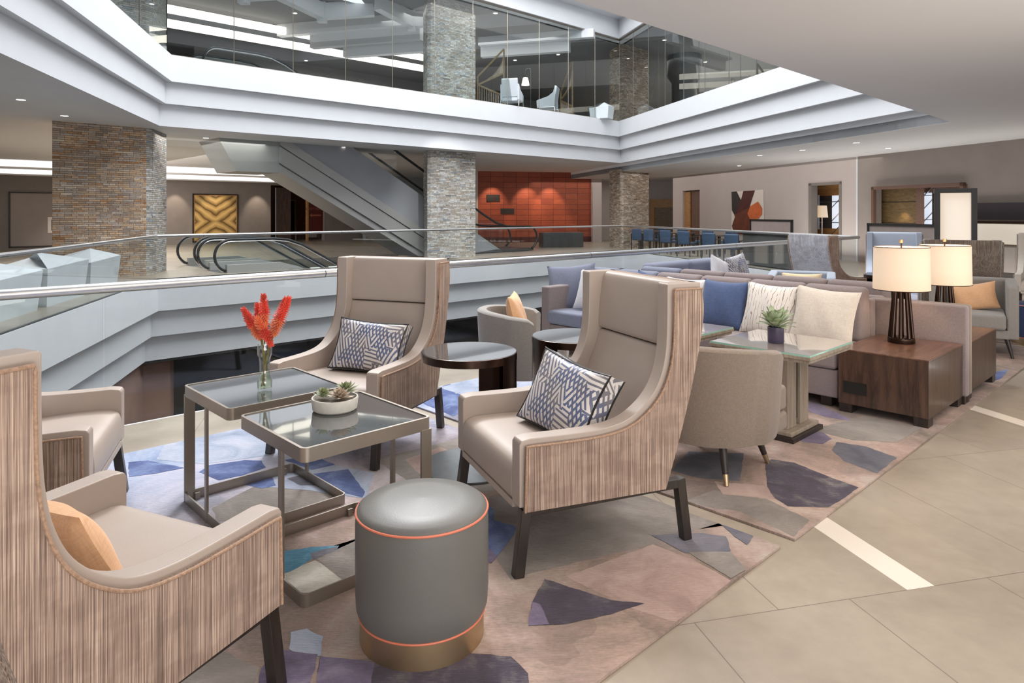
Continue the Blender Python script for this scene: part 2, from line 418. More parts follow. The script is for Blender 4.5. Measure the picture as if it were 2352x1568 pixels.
M['rug_pale'] = rugmat('rug_pale', [(.34, srgb(134,144,164)), (.5, srgb(160,168,186)), (.66, srgb(184,186,198))], 4)
# criss-cross pillow cloth
t = NT('crisscross_cloth'); t.bsdf((.6,.58,.55), .42, 0, .5); t.b.inputs['Sheen Weight'].default_value = .3
uvn = t.coord('UV', (1,1,1))
vor = t.n('ShaderNodeTexVoronoi', distance='MANHATTAN'); t.l(uvn, vor.inputs['Vector']); vor.inputs['Scale'].default_value = 6
sep = t.n('ShaderNodeSeparateColor'); t.l(vor.outputs['Color'], sep.inputs[0])
vs = t.n('ShaderNodeSeparateXYZ'); t.l(uvn, vs.inputs[0])
wob = t.math('MULTIPLY', t.noise(uvn, 3, 1), .05)
def stripes(kx, ky, duty, freq=34):
    p = t.math('ADD', t.math('MULTIPLY', vs.outputs[0], kx), t.math('MULTIPLY', vs.outputs[1], ky))
    p = t.math('ADD', p, wob)
    return t.math('GREATER_THAN', t.math('FRACT', t.math('MULTIPLY', p, freq/6.28)), duty)
s1 = stripes(1, .45, .55, 118); s2 = stripes(1, -.5, .55, 110); s3 = stripes(.15, 1, .58, 125)
pick = t.math('GREATER_THAN', sep.outputs[0], .5); pick2 = t.math('GREATER_THAN', sep.outputs[1], .76)
m1 = t.mix(s1, s2, pick); m2 = t.mix(m1, s3, pick2); lat = t.math('GREATER_THAN', sep.outputs[2], .66)
m3 = t.mix(m2, t.math('MAXIMUM', s1, s2), lat)
fade = t.noise(uvn, 2.3, 2)
dark = t.ramp(fade, [(.42, srgb(88,98,132)), (.62, srgb(116,112,118))])
t.col(t.mix(srgb(214,208,204), dark, m3)); M['cross'] = t.m
t = NT('wavy_line_cloth'); t.bsdf((.7,.68,.65), .85)
uvn = t.coord('UV', (1,1,1)); vs = t.n('ShaderNodeSeparateXYZ'); t.l(uvn, vs.inputs[0])
nn = t.noise(t.coord('UV', (6,2,1)), 2, 2); p = t.math('ADD', t.math('MULTIPLY', vs.outputs[0], 17), t.math('MULTIPLY', nn, 1.6))
ln = t.math('LESS_THAN', t.math('ABSOLUTE', t.math('SUBTRACT', t.math('FRACT', p), .5)), .07)
br = t.math('GREATER_THAN', t.noise(t.coord('UV', (30,4,1)), 1, 2), .46)
t.col(t.mix(srgb(226,220,214), srgb(140,120,104), t.math('MULTIPLY', ln, br))); M['wavy'] = t.m
M['succ'] = plain('succulent_leaf', srgb(142,150,112), .55, var=.25, sc=30)
M['succ2'] = plain('succulent_leaf_pink', srgb(178,160,140), .55, var=.2, sc=30)
M['leaf'] = plain('sage_leaf', srgb(160,172,140), .6, var=.25, sc=25)
M['stem'] = plain('green_stem', srgb(122,110,52), .5, var=.2, sc=20)
M['petal'] = plain('red_floret', srgb(224,84,66), .5, var=.3, sc=14)
M['petal2'] = plain('orange_floret', srgb(232,128,88), .5, var=.2, sc=14)
M['concrete'] = plain('pale_concrete', srgb(196,192,184), .75, var=.06, sc=40)
M['soil'] = plain('gravel', srgb(110,100,88), .9, var=.3, sc=80)
M['landing'] = plain('landing_grey', srgb(158,158,156), .5, .1, var=.02, sc=1)
M['yellowlin'] = weave('pale_yellow_linen', srgb(232,212,176), srgb(208,186,150), sc=180)
M['potviolet'] = plain('violet_pot', srgb(70,64,88), .3, var=.04)
M['facet'] = plain('faceted_white', srgb(206,214,220), .45, var=.04, sc=2)
M['artwhite'] = plain('art_paper', srgb(226,216,208), .6, var=.02)
M['artblack'] = plain('art_black', srgb(46,40,38), .5, var=.15, sc=5)
M['artmaroon'] = plain('art_maroon', srgb(78,30,26), .5, var=.2, sc=5)
M['artbrown'] = plain('art_brown', srgb(104,52,32), .5, var=.2, sc=5)
M['artorange'] = plain('art_orange', srgb(206,104,54), .5, var=.15, sc=5)
# ================================================================ building
def struct(o): o['kind'] = 'structure'; return o
R_N, L_N, F_M, B_M = 10.48, -4.14, -16.45, -5.35         # edges of the opening at our floor
UR_N, UL_N, UF_M, UB_M = 10.48, -3.95, -16.8, -4.05      # edges of the opening above
ZT, Z1, Z2, Z3, Z4 = 5.12, 4.51, 4.01, 3.50, 3.18
def slab(mb, poly, z0, z1, mi=0): mb.prism([(p[0], p[1], z0) for p in poly], (0,0,z1-z0), mi)
# floor (with the well of the down escalators left open)
mb = MB()
slab(mb, [nm(-16,B_M), nm(34,B_M), nm(34,9), nm(-16,9)], -.3, 0)
slab(mb, [nm(R_N,F_M), nm(34,F_M), nm(34,B_M), nm(R_N,B_M)], -.3, 0)
slab(mb, [nm(-30,F_M), nm(L_N,F_M), nm(L_N,B_M), nm(-30,B_M)], -.3, 0)
slab(mb, [uv(-25,F_M), uv(-25,-16.9), uv(60,-16.9), uv(60,F_M)], -.3, 0)
slab(mb, [uv(-25,-16.9), uv(-25,-20.6), uv(8.05,-20.6), uv(8.05,-16.9)], -.3, 0)
slab(mb, [uv(13.9,-16.9), uv(13.9,-20.6), uv(60,-20.6), uv(60,-16.9)], -.3, 0)
slab(mb, [uv(-25,-20.6), uv(-25,-48), uv(60,-48), uv(60,-20.6)], -.3, 0)
struct(mb.done('floor', M['floor']))
# stepped white bands around the opening
def ring(name, z0, z1, off, base, thick=.5):
    r, l, f, b = base
    def cs(o): return [nm(r+o, f-o), nm(l-o, f-o), nm(l-o, b+o), nm(r+o, b+o)]
    i, o = cs(off), cs(off+thick); mb = MB()
    for k in range(4):
        k2 = (k+1) % 4
        a, b_, c, d = i[k], i[k2], o[k2], o[k]
        slab(mb, [a, b_, c, d], z0, z1)
    return struct(mb.done(name, M['white']))
LOWB = (R_N, L_N, F_M, B_M); UPB = (UR_N, UL_N, UF_M, UB_M)
ring('trim_1', -.70, -.002, -.03, LOWB); ring('trim_2', -1.28, -.70, .12, LOWB); ring('trim_3', -1.84, -1.28, .27, LOWB)
ring('trim_4', Z1, ZT, 0, UPB); ring('trim_5', Z2, Z1, .15, UPB); ring('trim_6', Z3, Z2, .30, UPB)
mb = MB()   # fourth step only on the right and near sides
slab(mb, [nm(R_N+.45, -45), nm(R_N+.45, B_M+1.75), nm(R_N+.9, B_M+1.75), nm(R_N+.9, -45)], Z4+.002, Z3)
slab(mb, [nm(-16, UB_M+.45), nm(R_N+.9, UB_M+.45), nm(R_N+.9, UB_M+.9), nm(-16, UB_M+.9)], Z4+.002, Z3)
struct(mb.done('trim_7', M['white']))
ring('trim_8', 8.42, 9.15, 0.0, UPB, .6); ring('trim_9', 9.15, 9.75, -.45, UPB, 1.0)
# ceilings
mb = MB()
slab(mb, [nm(-40, UB_M+.45), nm(34, UB_M+.45), nm(34, 10), nm(-40, 10)], Z4, Z4+.2)
slab(mb, [nm(R_N+.45, -45), nm(34, -45), nm(34, UB_M+.45), nm(R_N+.45, UB_M+.45)], Z4, Z4+.2)
struct(mb.done('ceiling', M['ceil']))
mb = MB()
slab(mb, [nm(-40, UF_M-.8), nm(R_N+.45, UF_M-.8), nm(R_N+.45, -48), nm(-40, -48)], Z3, Z3+.2)
slab(mb, [nm(-40, UF_M-.8), nm(UL_N-.8, UF_M-.8), nm(UL_N-.8, UB_M+.45), nm(-40, UB_M+.45)], Z3, Z3+.2)
struct(mb.done('ceiling_far', M['ceil2']))
# storey above: floor, ceiling, walls
mb = MB()
for z0, z1 in ((4.85, ZT-.02),):
    slab(mb, [nm(R_N+.4, -40), nm(30, -40), nm(30, 6), nm(R_N+.4, 6)], z0, z1)
    slab(mb, [nm(-18, UF_M-.4), nm(R_N+.4, UF_M-.4), nm(R_N+.4, -40), nm(-18, -40)], z0, z1)
    slab(mb, [nm(-18, UF_M-.4), nm(UL_N-.4, UF_M-.4), nm(UL_N-.4, UB_M+.4), nm(-18, UB_M+.4)], z0, z1)
    slab(mb, [nm(-18, UB_M+.4), nm(R_N+.4, UB_M+.4), nm(R_N+.4, 6), nm(-18, 6)], z0, z1)
struct(mb.done('floor_upper', M['ceil']))
mb = MB()
z0, z1 = 8.42, 8.6
slab(mb, [nm(R_N+.5, -40), nm(30, -40), nm(30, 6), nm(R_N+.5, 6)], z0, z1)
slab(mb, [nm(-18, UF_M-.5), nm(R_N+.5, UF_M-.5), nm(R_N+.5, -40), nm(-18, -40)], z0, z1)
slab(mb, [nm(-18, UF_M-.5), nm(UL_N-.5, UF_M-.5), nm(UL_N-.5, UB_M+.5), nm(-18, UB_M+.5)], z0, z1)
slab(mb, [nm(-18, UB_M+.5), nm(R_N+.5, UB_M+.5), nm(R_N+.5, 6), nm(-18, 6)], z0, z1)
struct(mb.done('ceiling_upper', M['upceil']))
mb = MB()
slab(mb, [uv(-20,-34), uv(60,-34), uv(60,-34.3), uv(-20,-34.3)], ZT-.02, 8.42)
struct(mb.done('wall_upper_far', M['wall_dark']))
mb = MB()
slab(mb, [nm(26,-45), nm(26,6), nm(26.3,6), nm(26.3,-45)], ZT-.02, 8.42)
struct(mb.done('wall_upper_right', M['wall_grey']))
mb = MB()
slab(mb, [nm(-17.7,-45), nm(-17.7,6), nm(-18,6), nm(-18,-45)], ZT-.02, 8.42)
struct(mb.done('wall_upper_left', M['wall_grey']))
# stepped soffit bands on the ceiling of the storey above, and a fascia reflection built alike
T3 = Vector((sin(radians(106.5)), cos(radians(106.5)), 0)); T3p = Vector((-T3.y, T3.x, 0))
mb = MB()
P = hp(956, 23.6)
for k, (ln, z0) in enumerate(((5.6, 8.0), (4.4, 7.55), (3.2, 7.2))): slab(mb, [P+T3p*.3*k, P-T3*ln+T3p*.3*k, P-T3*ln+T3p*(.3*k+.3), P+T3p*(.3*k+.3)], z0, 8.42)
P = hp(1098, 27.0)  # right group: fascia reflected in the glass, built as solid bands
for k, (ln, z0) in enumerate(((4.6, 8.1), (3.6, 7.7))): slab(mb, [P+T3p*.3*k, P+T3*ln+T3p*.3*k, P+T3*ln+T3p*(.3*k+.3), P+T3p*(.3*k+.3)], z0, 8.42)
# cross beams
for px, y in ((560, 20.5), (740, 22.5), (945, 23.5)):
    q = hp(px, y); mb.bar(q+Vector((0,0,8.3))-U*1.6+V*.4, q+Vector((0,0,8.1)), .3, .5); mb.bar(q+Vector((0,0,8.3))+U*1.4+V*.9, q+Vector((0,0,8.1)), .3, .5); mb.bar(q+Vector((0,0,7.75)), q+Vector((0,0,8.4)), .28, .28)
struct(mb.done('trim_10', M['white']))
mb = MB()
for z in (8.02, 7.55):
    slab(mb, [uv(-4,-23.9), uv(20,-23.9), uv(20,-24.0), uv(-4,-24.0)], z, z+.26)
o = mb.done('strip_reflection', M['strip']); tag(o, 'reflection in the upper glass as a pair of long warm glowing lines', 'reflection')  # lines reflected in the glass, built as glowing bars behind it
mb = MB()
for px, y in ((515, 19.5), (590, 20.3), (690, 21.2), (785, 22.2)):
    q = hp(px, y, 8.40); mb.prism([q-U*.9, q+U*.9, q+V*.9], (0,0,.01))
    o = mb.done('skylight_pane', emis('skylight_white', (.9,.95,1), 1.1)); tag(o, 'bright triangular skylight pane in the upstairs ceiling', 'skylight', 'triangular skylight panes'); mb = MB()
# lower storey
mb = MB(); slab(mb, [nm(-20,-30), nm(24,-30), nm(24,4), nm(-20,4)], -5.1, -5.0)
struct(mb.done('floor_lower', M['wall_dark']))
mb = MB()
ring_p = [nm(16,-40), nm(-14,-40), nm(-14,-2), nm(16,-2)]
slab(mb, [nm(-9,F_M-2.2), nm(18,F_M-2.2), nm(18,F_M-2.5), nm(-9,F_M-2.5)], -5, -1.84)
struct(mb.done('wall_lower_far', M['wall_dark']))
mb = MB()
slab(mb, [nm(L_N-.4,F_M-.6), nm(L_N-.4,1), nm(L_N-.7,1), nm(L_N-.7,F_M-.6)], -5, -1.84)
slab(mb, [nm(L_N-.7,F_M-.6), nm(L_N+.1,F_M-.6), nm(L_N+.1,F_M-.9), nm(L_N-.7,F_M-.9)], -5, -1.84)
slab(mb, [nm(6.2,F_M-2.1), nm(9.5,F_M-2.1), nm(9.5,F_M-2.2), nm(6.2,F_M-2.2)], -5, -1.84)
struct(mb.done('wall_lower_left', M['brownwall']))
mb = MB()
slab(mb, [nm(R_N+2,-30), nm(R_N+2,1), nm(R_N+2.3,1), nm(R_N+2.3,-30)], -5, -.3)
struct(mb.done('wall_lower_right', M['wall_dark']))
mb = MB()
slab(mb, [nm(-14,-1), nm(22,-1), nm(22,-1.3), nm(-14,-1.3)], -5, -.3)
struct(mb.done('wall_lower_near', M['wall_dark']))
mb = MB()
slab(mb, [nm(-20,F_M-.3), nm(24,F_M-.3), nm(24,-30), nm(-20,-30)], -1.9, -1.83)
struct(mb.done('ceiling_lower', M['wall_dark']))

# stone-clad columns
def column(P, du, da, z0, z1, mats, label):
    """parallelogram plan with a chamfered front corner, UV in metres"""
    P = Vector((P[0], P[1], 0))
    c = .12
    if mats[2] == 'left':    # front-right corner given, body runs to the left (-U) and back (+A)
        pts = [P-U*du, P-U*c, P+A*c, P+A*da, P-U*du+A*da]; fm = [0, 1, 1, 0, 0]
    else:                    # front apex given, sides run along +U and +A
        pts = [P+U*du, P+U*du+A*da, P+A*da, P+A*c, P+U*c]; fm = [0, 0, 0, 0, 0]
        if mats[2] == 'mid': pass
    me = bpy.data.meshes.new('stone_column'); bm = bmesh.new(); uvl = bm.loops.layers.uv.new('uv')
    n = len(pts); vs = [[bm.verts.new((p.x, p.y, z)) for p in pts] for z in (z0, z1)]; s = 0
    for i in range(n):
        j = (i+1) % n; L = (pts[j]-pts[i]).length
        f = bm.faces.new((vs[0][i], vs[0][j], vs[1][j], vs[1][i]))
        f.material_index = fm[i]
        for lp, co in zip(f.loops, ((s, z0), (s+L, z0), (s+L, z1), (s, z1))): lp[uvl].uv = co
        s += L
    for r in vs: bm.faces.new(r)
    bmesh.ops.recalc_face_normals(bm, faces=bm.faces)
    bm.to_mesh(me); bm.free()
    me.materials.append(M[mats[0]]); me.materials.append(M[mats[1]])
    o = bpy.data.objects.new('stone_column', me); COL.objects.link(o)
    tag(o, label, 'column'); return o
PL, PM, PR = (-8.6, 16.3), (-2.69, 21.8), (4.5, 28.0)
column(PL, 2.0, 1.35, 0, Z3, ('stone_warmlit', 'stone_grey', 'left'), 'broad warmly lit ledgestone column at the left behind the glass railing')
column(PM, 2.0, 1.35, 0, Z3, ('stone_grey', 'stone_grey', 'mid'), 'grey ledgestone column in the middle beside the escalator')
column(PR, 1.9, 1.35, 0, Z4+.1, ('stone_taupe', 'stone_grey', 'mid'), 'taupe ledgestone column at the far corner next to the blue chairs')
column(PL, 2.0, 1.35, ZT-.02, 8.42, ('stone_grey', 'stone_grey', 'left'), 'ledgestone column on the upper floor at the left edge of the glass')
column(PM, 2.0, 1.35, ZT-.02, 8.42, ('stone_grey', 'stone_grey', 'mid'), 'grey ledgestone column on the upper floor between two glass bays')
column(PR, 1.9, 1.35, ZT-.02, 8.42, ('stone_taupe', 'stone_grey', 'mid'), 'taupe ledgestone column on the upper floor at the far corner of the glass')

# glass walls of the storey above
def upper_glass(name, a, b, n):
    a, b = Vector(a), Vector(b); d = (b-a); L = d.length; d.normalize(); w = L/n
    root = bpy.data.objects.new(name, None); COL.objects.link(root); root['kind'] = 'structure'
    nrm = Vector((-d.y, d.x, 0))*.012
    for i in range(n):
        p, q = a+d*(w*i+.012), a+d*(w*(i+1)-.012); mb = MB()
        slab(mb, [p-nrm*.5, q-nrm*.5, q+nrm*.5, p+nrm*.5], ZT, 8.42)
        mb.done('pane', M['glass_up'], root)
    mb = MB()
    slab(mb, [a-nrm*3, b-nrm*3, b+nrm*3, a+nrm*3], ZT-.01, ZT+.03)
    slab(mb, [a-nrm*3, b-nrm*3, b+nrm*3, a+nrm*3], 8.38, 8.42)
    for i in range(n+1):
        p = a+d*(w*i); mb.box((p.x-.008, p.y-.008, ZT), (p.x+.008, p.y+.008, 8.42))
    mb.done('frame', M['nickel'], root)
    return root
upper_glass('window_1', nm(UL_N-.12, UF_M-.12), nm(R_N+.12, UF_M-.12), 11)
upper_glass('window_2', nm(R_N+.12, UF_M-.12), nm(R_N+.12, UB_M), 11)
upper_glass('window_3', nm(UL_N-.12, UF_M-.12), nm(UL_N-.12, UB_M), 7)

# railings
def railing(label, a, b, s0, step, r=.033, zc=.967):
    a, b = Vector(a), Vector(b); d = b-a; L = d.length; d.normalize(); nrm = Vector((-d.y, d.x, 0))*.008
    t_ = thing('glass_railing', label, 'railing', a)
    mb = MB(); mb.tube([Vector((0,0,zc)), d*L+Vector((0,0,zc))], r, 20)
    for k in range(int(L//3.58)+1):
        q = d*(s0+k*3.58-.1)
        if 0 < (s0+k*3.58) < L: mb.tube([q+Vector((0,0,zc))-d*.004, q+d*.004+Vector((0,0,zc))], r*1.015, 20, mi=1)
    mb.done('handrail', [M['steel'], M['steel_dark']], t_)
    e = [0.]+[s0+i*step for i in range(int((L-s0)/step)+1)]+[L]
    e = sorted(set([x for x in e if 0 <= x <= L]))
    for p, q in zip(e, e[1:]):
        if q-p < .3: continue
        p_, q_ = d*(p+.008), d*(q-.008); mb = MB()
        slab(mb, [p_-nrm, q_-nrm, q_+nrm, p_+nrm], -.25 if 'near' in label else 0.0, zc-r*.6)
        mb.done('glass_panel', M['glass'], t_)
    mb = MB(); slab(mb, [-nrm*2.2, d*L-nrm*2.2, d*L+nrm*2.2, nrm*2.2], -.28 if 'near' in label else -.0, -.2 if 'near' in label else .02)
    mb.done('base_channel', M['steel_dark'], t_)
    return t_
ra, rb = nm(L_N, -5.45), nm(R_N+.05, -5.45)
s0 = ((Vector((-.29, 7.28, 0))-ra).dot(U)) % 1.79
railing('near glass railing with thick steel handrail in front of the atrium opening', ra, rb, s0, 1.79, .036)
railing('glass railing on the left side of the atrium by the white faceted planters', nm(L_N, F_M+.02), nm(L_N, -5.49), .45, 1.79)
railing('glass railing along the far side of the atrium in front of the escalators', nm(L_N, F_M), nm(R_N, F_M), 1.1, 1.79)
railing('glass railing on the right side of the atrium before the blue chairs', nm(R_N, F_M), nm(R_N+.05, -5.45), .9, 1.79)

# walls of our storey
def wallpt(n0, px, z):      # point on the plane N.p = n0 seen at column px
    k = (px-CX)/F; y = n0/(N.x*k+N.y); return Vector((k*y, y, z))
D1 = 15.0
W0, W1 = wallpt(D1, 1550, 0), wallpt(D1, 1967, 0)
# openings: (px0, px1, ztop)
ops = [(1568, 1607, 2.48), (1858, 1933, 2.46), (2010, 2222, 2.22)]
def seg_wall(name, pieces, mat):
    mb = MB()
    for p, q, z0, z1 in pieces: slab(mb, [p, q, q+N*.22, p+N*.22], z0, z1)
    return struct(mb.done(name, mat))
pc = []; last = wallpt(D1, 1550, 0)
for a, b, zt in ops[:2]:
    p, q = wallpt(D1, a, 0), wallpt(D1, b, 0)
    pc += [(last, p, 0, Z4), (p, q, zt, Z4)]; last = q
pc += [(last, W1, 0, Z4)]
seg_wall('wall_right', pc, M['wall_beige'])
mb = MB(); slab(mb, [W1-N*.012, W1-N*.012-A*.06, W1-A*.06+N*.1, W1+N*.1], 0, Z4); struct(mb.done('corner_highlight', M['white']))  # white strip paints in the highlight along the wall corner
pc = []; last = W1-A*.06
p, q = wallpt(D1, 2010, 0), wallpt(D1, 2222, 0)
pc = [(last, p, 0, Z4), (p, q, 2.22, Z4), (q, q-A*26, 0, Z4)]
seg_wall('wall_right_near', pc, M['wall_beige2'])
# end return of the right wall, then the recess behind
mb = MB(); slab(mb, [W0, W0+N*3, W0+N*3+A*.2, W0+A*.2], 0, Z4); struct(mb.done('wall_return', M['wall_beige']))
def frame(p, q, zt, mat, w=.07, dep=.06, z0=0, name='door_frame', parent=None):
    mb = MB(); d = (q-p).normalized()
    nn = Vector((d.y, -d.x, 0)); 
    for a, b, c, e in ((p, p+d*w, z0, zt), (q-d*w, q, z0, zt), (p, q, zt-w, zt)): slab(mb, [a+nn*.01, b+nn*.01, b+nn*dep+nn*.01, a+nn*dep+nn*.01], c, e)
    return mb.done(name, mat, parent)
def anchor(name): 
    r = bpy.data.objects.new(name, None); COL.objects.link(r); r['kind'] = 'structure'; return r
# door 1: brown door ajar in a grey frame
r = anchor('door_1'); p, q = wallpt(D1, 1568, 0), wallpt(D1, 1607, 0)
mb = MB(); slab(mb, [p+N*.16, q+N*.16, q+N*.2, p+N*.2], 0, 2.48); mb.done('leaf', M['reddoor'], r)
mb = MB(); e = (q-p).normalized(); slab(mb, [p+N*.1, p+e*.5+N*.1, p+e*.5+N*.15, p+N*.15], 0, 2.42); mb.done('jamb', M['gold'], r)
# window 4: opening that looks into the wooden room
r = anchor('window_4'); p, q = wallpt(D1, 1858, 0), wallpt(D1, 1933, 0); e = (q-p).normalized(); L = (q-p).length
mb = MB()
for a, b, z0, z1 in ((0, .14, 0, 2.46), (L-.1, L, 0, 2.46), (0, L, 2.38, 2.46)): slab(mb, [p+e*a-N*.02, p+e*b-N*.02, p+e*b+N*.22, p+e*a+N*.22], z0, z1)
mb.done('frame', M['wall_grey'], r)
def wslab(mb, n0, n1, a, b, z0, z1):
    slab(mb, [wallpt(n0, a, 0), wallpt(n0, b, 0), wallpt(n1, b, 0), wallpt(n1, a, 0)], z0, z1)
n0 = D1+.95
mb = MB(); wslab(mb, n0, n0+.05, 1800, 1990, 2.06, 3.1); wslab(mb, n0-.2, n0-.15, 1800, 1990, 2.3, 2.42); wslab(mb, n0, n0+.05, 1800, 1990, 0, .95); mb.done('wood_panel', M['gold'], r)
mb = MB(); wslab(mb, n0+.02, n0+.06, 1800, 1911, .9, 2.1); mb.done('dark_pane', M['wall_dark'], r)
mb = MB(); wslab(mb, n0+.02, n0+.06, 1911, 1990, .9, 2.1); mb.done('daylight_pane', M['sky'], r)
mb = MB()
for k in range(3):
    a_, b_ = wallpt(n0, 1911, 0), wallpt(n0, 1960, 0); mb.bar(a_+Vector((0,0,.75+.45*k)), b_+Vector((0,0,1.5+.45*k)), .03)
for z in (1.15, 1.85):
    a_, b_ = wallpt(n0, 1870, 0), wallpt(n0, 1960, 0); mb.bar(a_+Vector((0,0,z)), b_+Vector((0,0,z)), .025)
a_ = wallpt(n0-.05, 1880, 0); mb.bar(a_+Vector((0,0,.9)), a_+Vector((0,0,2.1)), .06)
mb.done('mullion', M['steel'], r)
wl = wallpt(D1+.6, 1888, 0); t = thing('floor_lamp', 'lamp with a tan shade seen through the opening in the beige wall', 'lamp', wl)
mb = MB(); mb.lathe([(.19,1.32),(.15,1.72),(.145,1.72),(.185,1.32),(.19,1.32)], 28); mb.done('lamp_shade', emis('tan_shade', srgb(230,190,140), .55), t)
mb = MB(); mb.tube([(0,0,0),(0,0,1.4)], .02, 8); mb.lathe([(.0005,0),(.14,0),(.14,.03),(.0005,.03)], 20); mb.done('pole', M['artwhite'], t)
# window 5: wide wood lined niche on the near right wall
r = anchor('window_5'); p, q = wallpt(D1, 2010, 0), wallpt(D1, 2222, 0)
frame(p-N*.03, q-N*.03, 2.24, M['reddoor'], .09, .1, 0, 'frame', r)
n0 = D1+.3
mb = MB(); wslab(mb, n0, n0+.05, 1990, 2104, 0, 2.3); mb.done('wood_panel', M['gold_dark'], r)
mb = MB()
for z in (.5, 1.18, 1.78): wslab(mb, n0-.012, n0, 1990, 2104, z, z+.014)
mb.done('panel_joint', M['darkwood'], r)
mb = MB(); wslab(mb, n0-.2, n0-.15, 2104, 2123, 0, 2.25); mb.done('door_leaf', M['reddoor'], r)
mb = MB(); wslab(mb, n0, n0+.05, 2104, 2260, 2.02, 2.3); mb.done('header', M['reddoor'], r)
mb = MB(); wslab(mb, n0, n0+.04, 2112, 2260, 0, 2.03); mb.done('daylight_pane', M['sky'], r)
mb = MB()
for k in range(4):
    a_, b_ = wallpt(n0-.03, 2115, 0), wallpt(n0-.03, 2160, 0); mb.bar(a_+Vector((0,0,.8+.35*k)), b_+Vector((0,0,1.35+.35*k)), .025)
for z in (1.3, 1.95):
    a_, b_ = wallpt(n0-.03, 2115, 0), wallpt(n0-.03, 2200, 0); mb.bar(a_+Vector((0,0,z)), b_+Vector((0,0,z)), .02)
mb.done('mullion', M['steel'], r)

# red timber wall, facing down the room
W = N.copy()    # heading 76.5
def hline(px, y_at, y_px):   # point on a line through (px y_px, depth y_at) running along N, seen at column px
    k0 = (y_px-CX)/F; P0 = Vector((k0*y_at, y_at, 0)); k = (px-CX)/F
    s = (k*P0.y-P0.x)/(W.x-k*W.y); return P0+W*s
r0, r1 = hline(1098, 34, 1225), hline(1358, 34, 1225)
bm = bmesh.new(); ul = bm.loops.layers.uv.new('uv'); L = (r1-r0).length
nich = [(.115*L+.02, .19*L+.25, 2.05, 2.4), (.26*L, .31*L+.45, 1.45, 1.72)]
def quad(x0, x1, z0, z1, off=0, mi=0):
    ps = [r0+W*x0-A*off+Vector((0,0,z0)), r0+W*x1-A*off+Vector((0,0,z0)), r0+W*x1-A*off+Vector((0,0,z1)), r0+W*x0-A*off+Vector((0,0,z1))]
    f = bm.faces.new([bm.verts.new(p) for p in ps]); f.material_index = mi
    for lp, c in zip(f.loops, ((x0,z0),(x1,z0),(x1,z1),(x0,z1))): lp[ul].uv = c
quad(0, L, .25, Z3)
quad(0.0, L, 0, .25, .02, 1)
me = bpy.data.meshes.new('wall_red'); bm.to_mesh(me); bm.free(); me.materials.append(M['redpanel']); me.materials.append(M['artmaroon'])
o = bpy.data.objects.new('wall_far', me); COL.objects.link(o); struct(o)
for x0, x1, z0, z1 in ((.115*L, .30*L, 2.02, 2.36),(.31*L, .50*L, 1.42, 1.68)):
    x0 *= .62; x1 *= .62
    nz = MB(); a, b = r0+W*x0-A*.03, r0+W*x1-A*.03; slab(nz, [a, b, b+A*.02, a+A*.02], z0, z1)
    o = nz.done('wall_niche', M['artblack']); tag(o, ('upper left' if z0 > 2 else 'lower right')+' dark rectangular niche set in the red timber wall', 'niche', 'niches in the red wall')
mb = MB(); q0, q1 = hline(1358, 34, 1225), hline(1378, 34, 1225); slab(mb, [q0-A*.25, q1-A*.25, q1+A*.3, q0+A*.3], 0, Z3)
a_, b_ = hline(1060, 34, 1225), hline(1098, 34, 1225); slab(mb, [a_, b_, b_+A*.3, a_+A*.3], 0, Z3)
struct(mb.done('wall_pier', M['wall_beige']))
mb = MB(); a_, b_ = hline(1378, 36.5, 1378), hline(1760, 36.5, 1378); slab(mb, [a_, b_, b_+A*.2, a_+A*.2], 0, Z3); struct(mb.done('wall_recess', M['wall_beige']))
r = anchor('door_2'); a_, b_ = hline(1494, 36.2, 1378), hline(1556, 36.2, 1378)
mb = MB(); slab(mb, [a_-A*.05, b_-A*.05, b_+A*.05, a_+A*.05], 0, 2.2); mb.done('frame', M['gold'], r)
mb = MB(); slab(mb, [a_+W*.2-A*.09, b_-W*.12-A*.09, b_-W*.12-A*.05, a_+W*.2-A*.05], 0, 1.75); mb.done('leaf', M['gold_dark'], r)

# far left wall along U
LW = Vector((-15.6, 31, 0))
def lw(px, z=0, off=0):
    k = (px-CX)/F; s = (k*LW.y-LW.x)/(U.x-k*U.y); return LW+U*s+V*off+Vector((0,0,z))
ZW = 3.0
def lslab(mb, px0, px1, z0, z1, o0, o1):
    a, b = lw(px0), lw(px1); slab(mb, [a+V*o0, b+V*o0, b+V*o1, a+V*o1], z0, z1)
mb = MB(); lslab(mb, -700, 622, 0, ZW, 0, -.3); lslab(mb, 745, 900, 0, ZW, 0, -.3); lslab(mb, 622, 745, 2.86, ZW, 0, -.3); struct(mb.done('wall_left', M['wall_grey']))
mb = MB(); lslab(mb, 820, 1100, 0, Z3, .9, .6); struct(mb.done('wall_escalator', M['wall_greyblue']))
mb = MB(); lslab(mb, 620, 900, 0, ZW, -2.4, -2.6); struct(mb.done('wall_lobby', M['artbrown']))
mb = MB(); lslab(mb, 616, 760, ZW-.05, ZW, 0, -2.6); struct(mb.done('ceiling_lobby', M['gold']))
# stepped cove light above that wall
mb = MB()
lslab(mb, -900, 700, 3.24, Z3, 1.2, 1.1); lslab(mb, -900, 700, ZW, 3.2, .55, .45)
o = mb.done('cove_light', M['cove']); tag(o, 'two long white cove light strips over the far left wall', 'cove light')
mb = MB(); lslab(mb, -900, 700, 3.18, 3.24, 1.2, .3); lslab(mb, -900, 700, ZW-.05, ZW, .6, -.1); struct(mb.done('trim_12', M['ceil2']))
